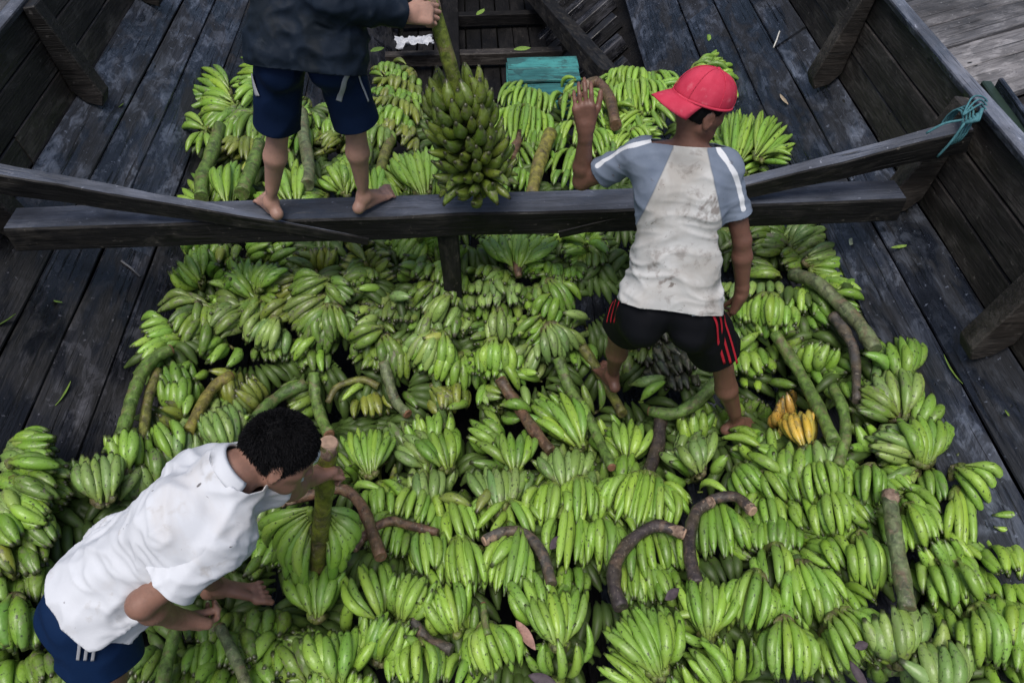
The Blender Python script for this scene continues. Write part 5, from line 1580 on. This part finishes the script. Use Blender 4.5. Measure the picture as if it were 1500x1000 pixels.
wb = [m3.J['wrL']+unit(m3.J['wrL']-m3.J['elL'])*-.005+(np.array([math.cos(a), 0, math.sin(a)])*.031) for a in np.linspace(0, 2*math.pi, 17)]
ax = unit(m3.J['wrL']-m3.J['elL']); e1 = unit(np.cross(ax, (0, 0, 1))); e2 = np.cross(ax, e1)
tube('wrist_band', [m3.J['wrL']-ax*.004+(e1*math.cos(a)+e2*math.sin(a))*.029 for a in np.linspace(0, 2*math.pi, 17)], .0028, M_band, man3, 6, False)
# ================================================================== small things
# teal painted crate behind the heap
M_teal = wood_mat('chipped teal paint', (.022, .12, .125), (.05, .25, .24), (.012, .015, .018), .2, 1.0, .4)
cr = empty('crate', uz(797, 130, .12), 'chipped teal painted plank crate behind the bananas', 'crate')
c00, c10 = uz(743, 86, .12), uz(845, 83, .12); c01, c11 = uz(745, 145, .12), uz(852, 143, .12)
for k in range(3):
    a, b = lerp(c00, c01, (k+.5)/3), lerp(c10, c11, (k+.5)/3); wd = np.linalg.norm(c01-c00)/3
    timber('board', a+np.array([0, 0, .012*(k % 2)]), b+np.array([0, 0, .012*(k % 2)]), (0, 0, 1), wd-.022, .025, M_teal, cr, segs=5, jit=.004)
for a, b in ((c00, c10), (c01, c11)): timber('side_board', a+np.array([0, .02, -.13]), b+np.array([0, .02, -.13]), (0, 1, 0), .20, .02, M_teal, cr, segs=4)
for a, b in ((c00, c01), (c10, c11)): timber('side_board', a+np.array([0, 0, -.13]), b+np.array([0, 0, -.13]), (1, 0, 0), .20, .02, M_teal, cr, segs=4)
# crumpled white sheet
def rag(name, label, cat, c, sx, sy, mat, amp, seed, n=16, rz=0.):
    vs_, fs = [], []
    for j in range(n+1):
        for i in range(n+1):
            x, y = (i/n-.5)*sx, (j/n-.5)*sy; e = 1+.25*noise.noise(Vector((i*.5, j*.5, seed))); z = amp*noise.noise(Vector((x/sx*5+seed, y/sy*5, seed)))+amp*.6*noise.noise(Vector((x/sx*12, y/sy*12, seed)))
            X, Y = x*e, y*e; vs_.append((X*math.cos(rz)-Y*math.sin(rz), X*math.sin(rz)+Y*math.cos(rz), z+amp))
    for j in range(n):
        for i in range(n): k = j*(n+1)+i; fs.append((k, k+1, k+n+2, k+n+1))
    o = link(name, mesh(name, vs_, fs, True), mat); o.location = c; m = o.modifiers.new('t', 'SOLIDIFY'); m.thickness = .002; tag(o, label, cat); return o
M_plast = plain('white plastic sheet', (.42, .44, .48), .5, .5, .1)
rag('plastic_sheet', 'crumpled white plastic sheet lying in the bilge behind the bananas', 'plastic sheet', uz(608, 68, -.42), .34, .16, M_plast, .05, 3.1, rz=.15)
# leaves and scraps
def leaf(label, u, v, z, L, w, ang, col, name='leaf', onto=None, curl=.25, tilt=0.):
    N_ = 8; vs_, fs = [], []
    for i in range(N_+1):
        t = i/N_; ww = w*math.sin(math.pi*min(1, t*.97+.02))**.8*.5; zz = curl*L*(t-.5)**2+.004
        for q in (-1, 0, 1): vs_.append(((t-.5)*L, q*ww, zz+abs(q)*ww*.35))
    for i in range(N_):
        for q in (0, 1): k = i*3+q; fs.append((k, k+1, k+4, k+3))
    m = MATS.setdefault(col, plain('leaf %.2f %.2f %.2f' % col, col, .6, .3, .3, 60)); o = link(name, mesh(name, vs_, fs, True), m)
    p = uz(u, v, z) if onto is None else onto; o.location = p; o.rotation_euler = (tilt, 0, math.radians(ang)); mo = o.modifiers.new('t', 'SOLIDIFY'); mo.thickness = .0015; tag(o, label, 'leaf'); return o
MATS = {}
def on_hull(u, v, s):
    r = ray(u, v); a, b = (2.05, .033) if s > 0 else (2.23, .024); t = SLOPE
    k = (ZB-t*a-CAMH)/(r[2]+t*b*r[1]-t*s*r[0]); return CAM+r*k+np.array([-s*.643, 0, .766])*.012
hs_ = math.radians(40)
G1, G2, BR, PK, PP = (.16, .26, .05), (.09, .16, .03), (.40, .33, .24), (.30, .17, .14), (.06, .045, .055)
leaf('pale dry leaf lying on the right planks behind the red cap', 1148, 150, 0, .13, .035, 95, BR, onto=on_hull(1148, 150, 1), tilt=.3)
leaf('pale green leaf scrap on the right planks under the beam', 1246, 357, 0, .06, .03, 60, (.38, .46, .34), onto=on_hull(1246, 357, 1), tilt=.5)
leaf('thin green leaf strip on the right planks below the beam', 1318, 364, 0, .10, .016, 8, G1, onto=on_hull(1318, 364, 1), tilt=.5)
leaf('bent green blade lying upright on the right planks', 1393, 545, 0, .16, .014, 92, G1, onto=on_hull(1393, 545, 1), tilt=.5)
leaf('tiny green leaf bit near the right wall', 1474, 608, 0, .03, .018, 90, G1, onto=on_hull(1474, 608, 1), tilt=.5)
leaf('green weed sprig on the wet left planks', 95, 580, 0, .14, .018, 82, G1, onto=on_hull(95, 580, -1), tilt=-.5)
leaf('small green leaf on the wet left planks near the beam', 84, 446, 0, .05, .02, -20, G2, onto=on_hull(84, 446, -1), tilt=-.5)
leaf('green leaf at the left edge on the wet planks', 6, 476, 0, .12, .025, 50, G2, onto=on_hull(6, 476, -1), tilt=-.5)
leaf('small leaf by the foot of the left rib', 178, 158, 0, .05, .03, 70, G1, onto=on_hull(178, 158, -1), tilt=-.5)
leaf('pinkish dry leaf stuck between bananas at bottom centre', 772, 935, .30, .12, .04, -60, PK, onto=on_pile(772, 930, .09), tilt=.5)
leaf('dark purple bract among bananas right of bottom centre', 983, 872, .30, .07, .035, 35, PP, onto=on_pile(983, 870, .10), tilt=.4)
leaf('dark purple bract at the foot of the pink cut stalk', 812, 795, .30, .07, .035, 50, PP, onto=on_pile(812, 795, .08), tilt=.4)
leaf('brown dry scrap on the bananas at lower right', 1260, 945, .30, .05, .03, 10, PP, onto=on_pile(1260, 945, .11), tilt=.3)
leaf('grey brown dry leaf hanging over the bottom edge', 1258, 990, .30, .10, .03, -75, PP, onto=on_pile(1258, 990, .07), tilt=.3)
leaf('brown dry leaf near the bottom edge', 795, 990, .30, .10, .04, -20, PP, onto=on_pile(795, 995, .02), tilt=.3)
leaf('long green leaf floating in the dark bilge at top', 704, 20, -.40, .16, .06, 60, G1)
leaf('green leaf heap left of the plastic sheet', 553, 75, -.40, .14, .08, 30, G2)
leaf('green leaf lying above the teal crate', 765, 74, -.35, .16, .08, 10, G1)
st = tube('twig', [on_hull(1134, 72, 1), on_hull(1139, 60, 1), on_hull(1143, 48, 1)], .005, plain('pale twig', (.55, .55, .52)), None, 6); tag(st, 'thin pale twig on the right planks behind the red cap', 'twig')
st = tube('twig', [on_hull(176, 384, -1), on_hull(190, 394, -1), on_hull(204, 407, -1)], .006, plain('grey twig', (.16, .16, .17)), None, 6); tag(st, 'grey twig on the wet left planks under the beam', 'twig')
# teal rope lashed round the brace end
M_rope = plain('teal rope fibre', (.06, .17, .195), .8, .2, .3, 60)
rp = empty('rope', (2.10, 2.76, 1.12), 'teal rope lashing knotted over the right brace and rail', 'rope')
bx, by, bz = 2.07, 2.73, 1.10
for k in range(4):
    pts = []
    for i in range(17):
        a = 2*math.pi*i/16; pts.append((bx+.012*k-.02+.012*math.sin(a), by+math.cos(a)*.062, bz-.01+math.sin(a)*.085+.006*k))
    tube('turn', pts, .0048, M_rope, rp, 6, False)
for k in range(3):
    pts = [(bx-.03, by-.05, bz+.085), (bx+.05, by-.01+.03*k, bz+.11), (bx+.11+.02*k, by+.04+.03*k, bz+.07), (bx+.17, by+.03*k, bz+.02)]
    tube('strand', catmull(pts, 5), .0042, M_rope, rp, 6)
tube('strand', catmull([(bx-.02, by-.07, bz+.06), (bx-.05, by-.085, bz-.02), (bx-.07, by-.075, bz-.10)], 5), .0055, M_rope, rp, 6)
tube('strand', catmull([(bx-.03, by-.06, bz+.07), (bx-.11, by-.07, bz+.06), (bx-.16, by-.06, bz+.01)], 5), .005, M_rope, rp, 6)
for k in range(5): tube('knot', catmull([(bx-.02+.01*k, by-.06, bz+.05+.012*k), (bx+.005*k, by-.085, bz+.08), (bx+.04, by-.05, bz+.09+.006*k)], 4), .008, M_rope, rp, 6)
# ------------------------------------------------------------------ stand every bunch's empty at its own base
_kids = {}
for o in bpy.data.objects:
    if o.parent is not None: _kids.setdefault(o.parent.name, []).append(o)
for b in _ALLB:
    ks = _kids.get(b.name, [])
    if not ks: continue
    pts = []
    for k in ks:
        q = k.data.vertices[0].co; pts.append(np.array(k.location)+np.array(q))
    c = np.mean(pts, axis=0); c[2] = min(p[2] for p in pts)-.05; b.location = c
    for k in ks: k.matrix_parent_inverse = Matrix.Translation(b.location).inverted()
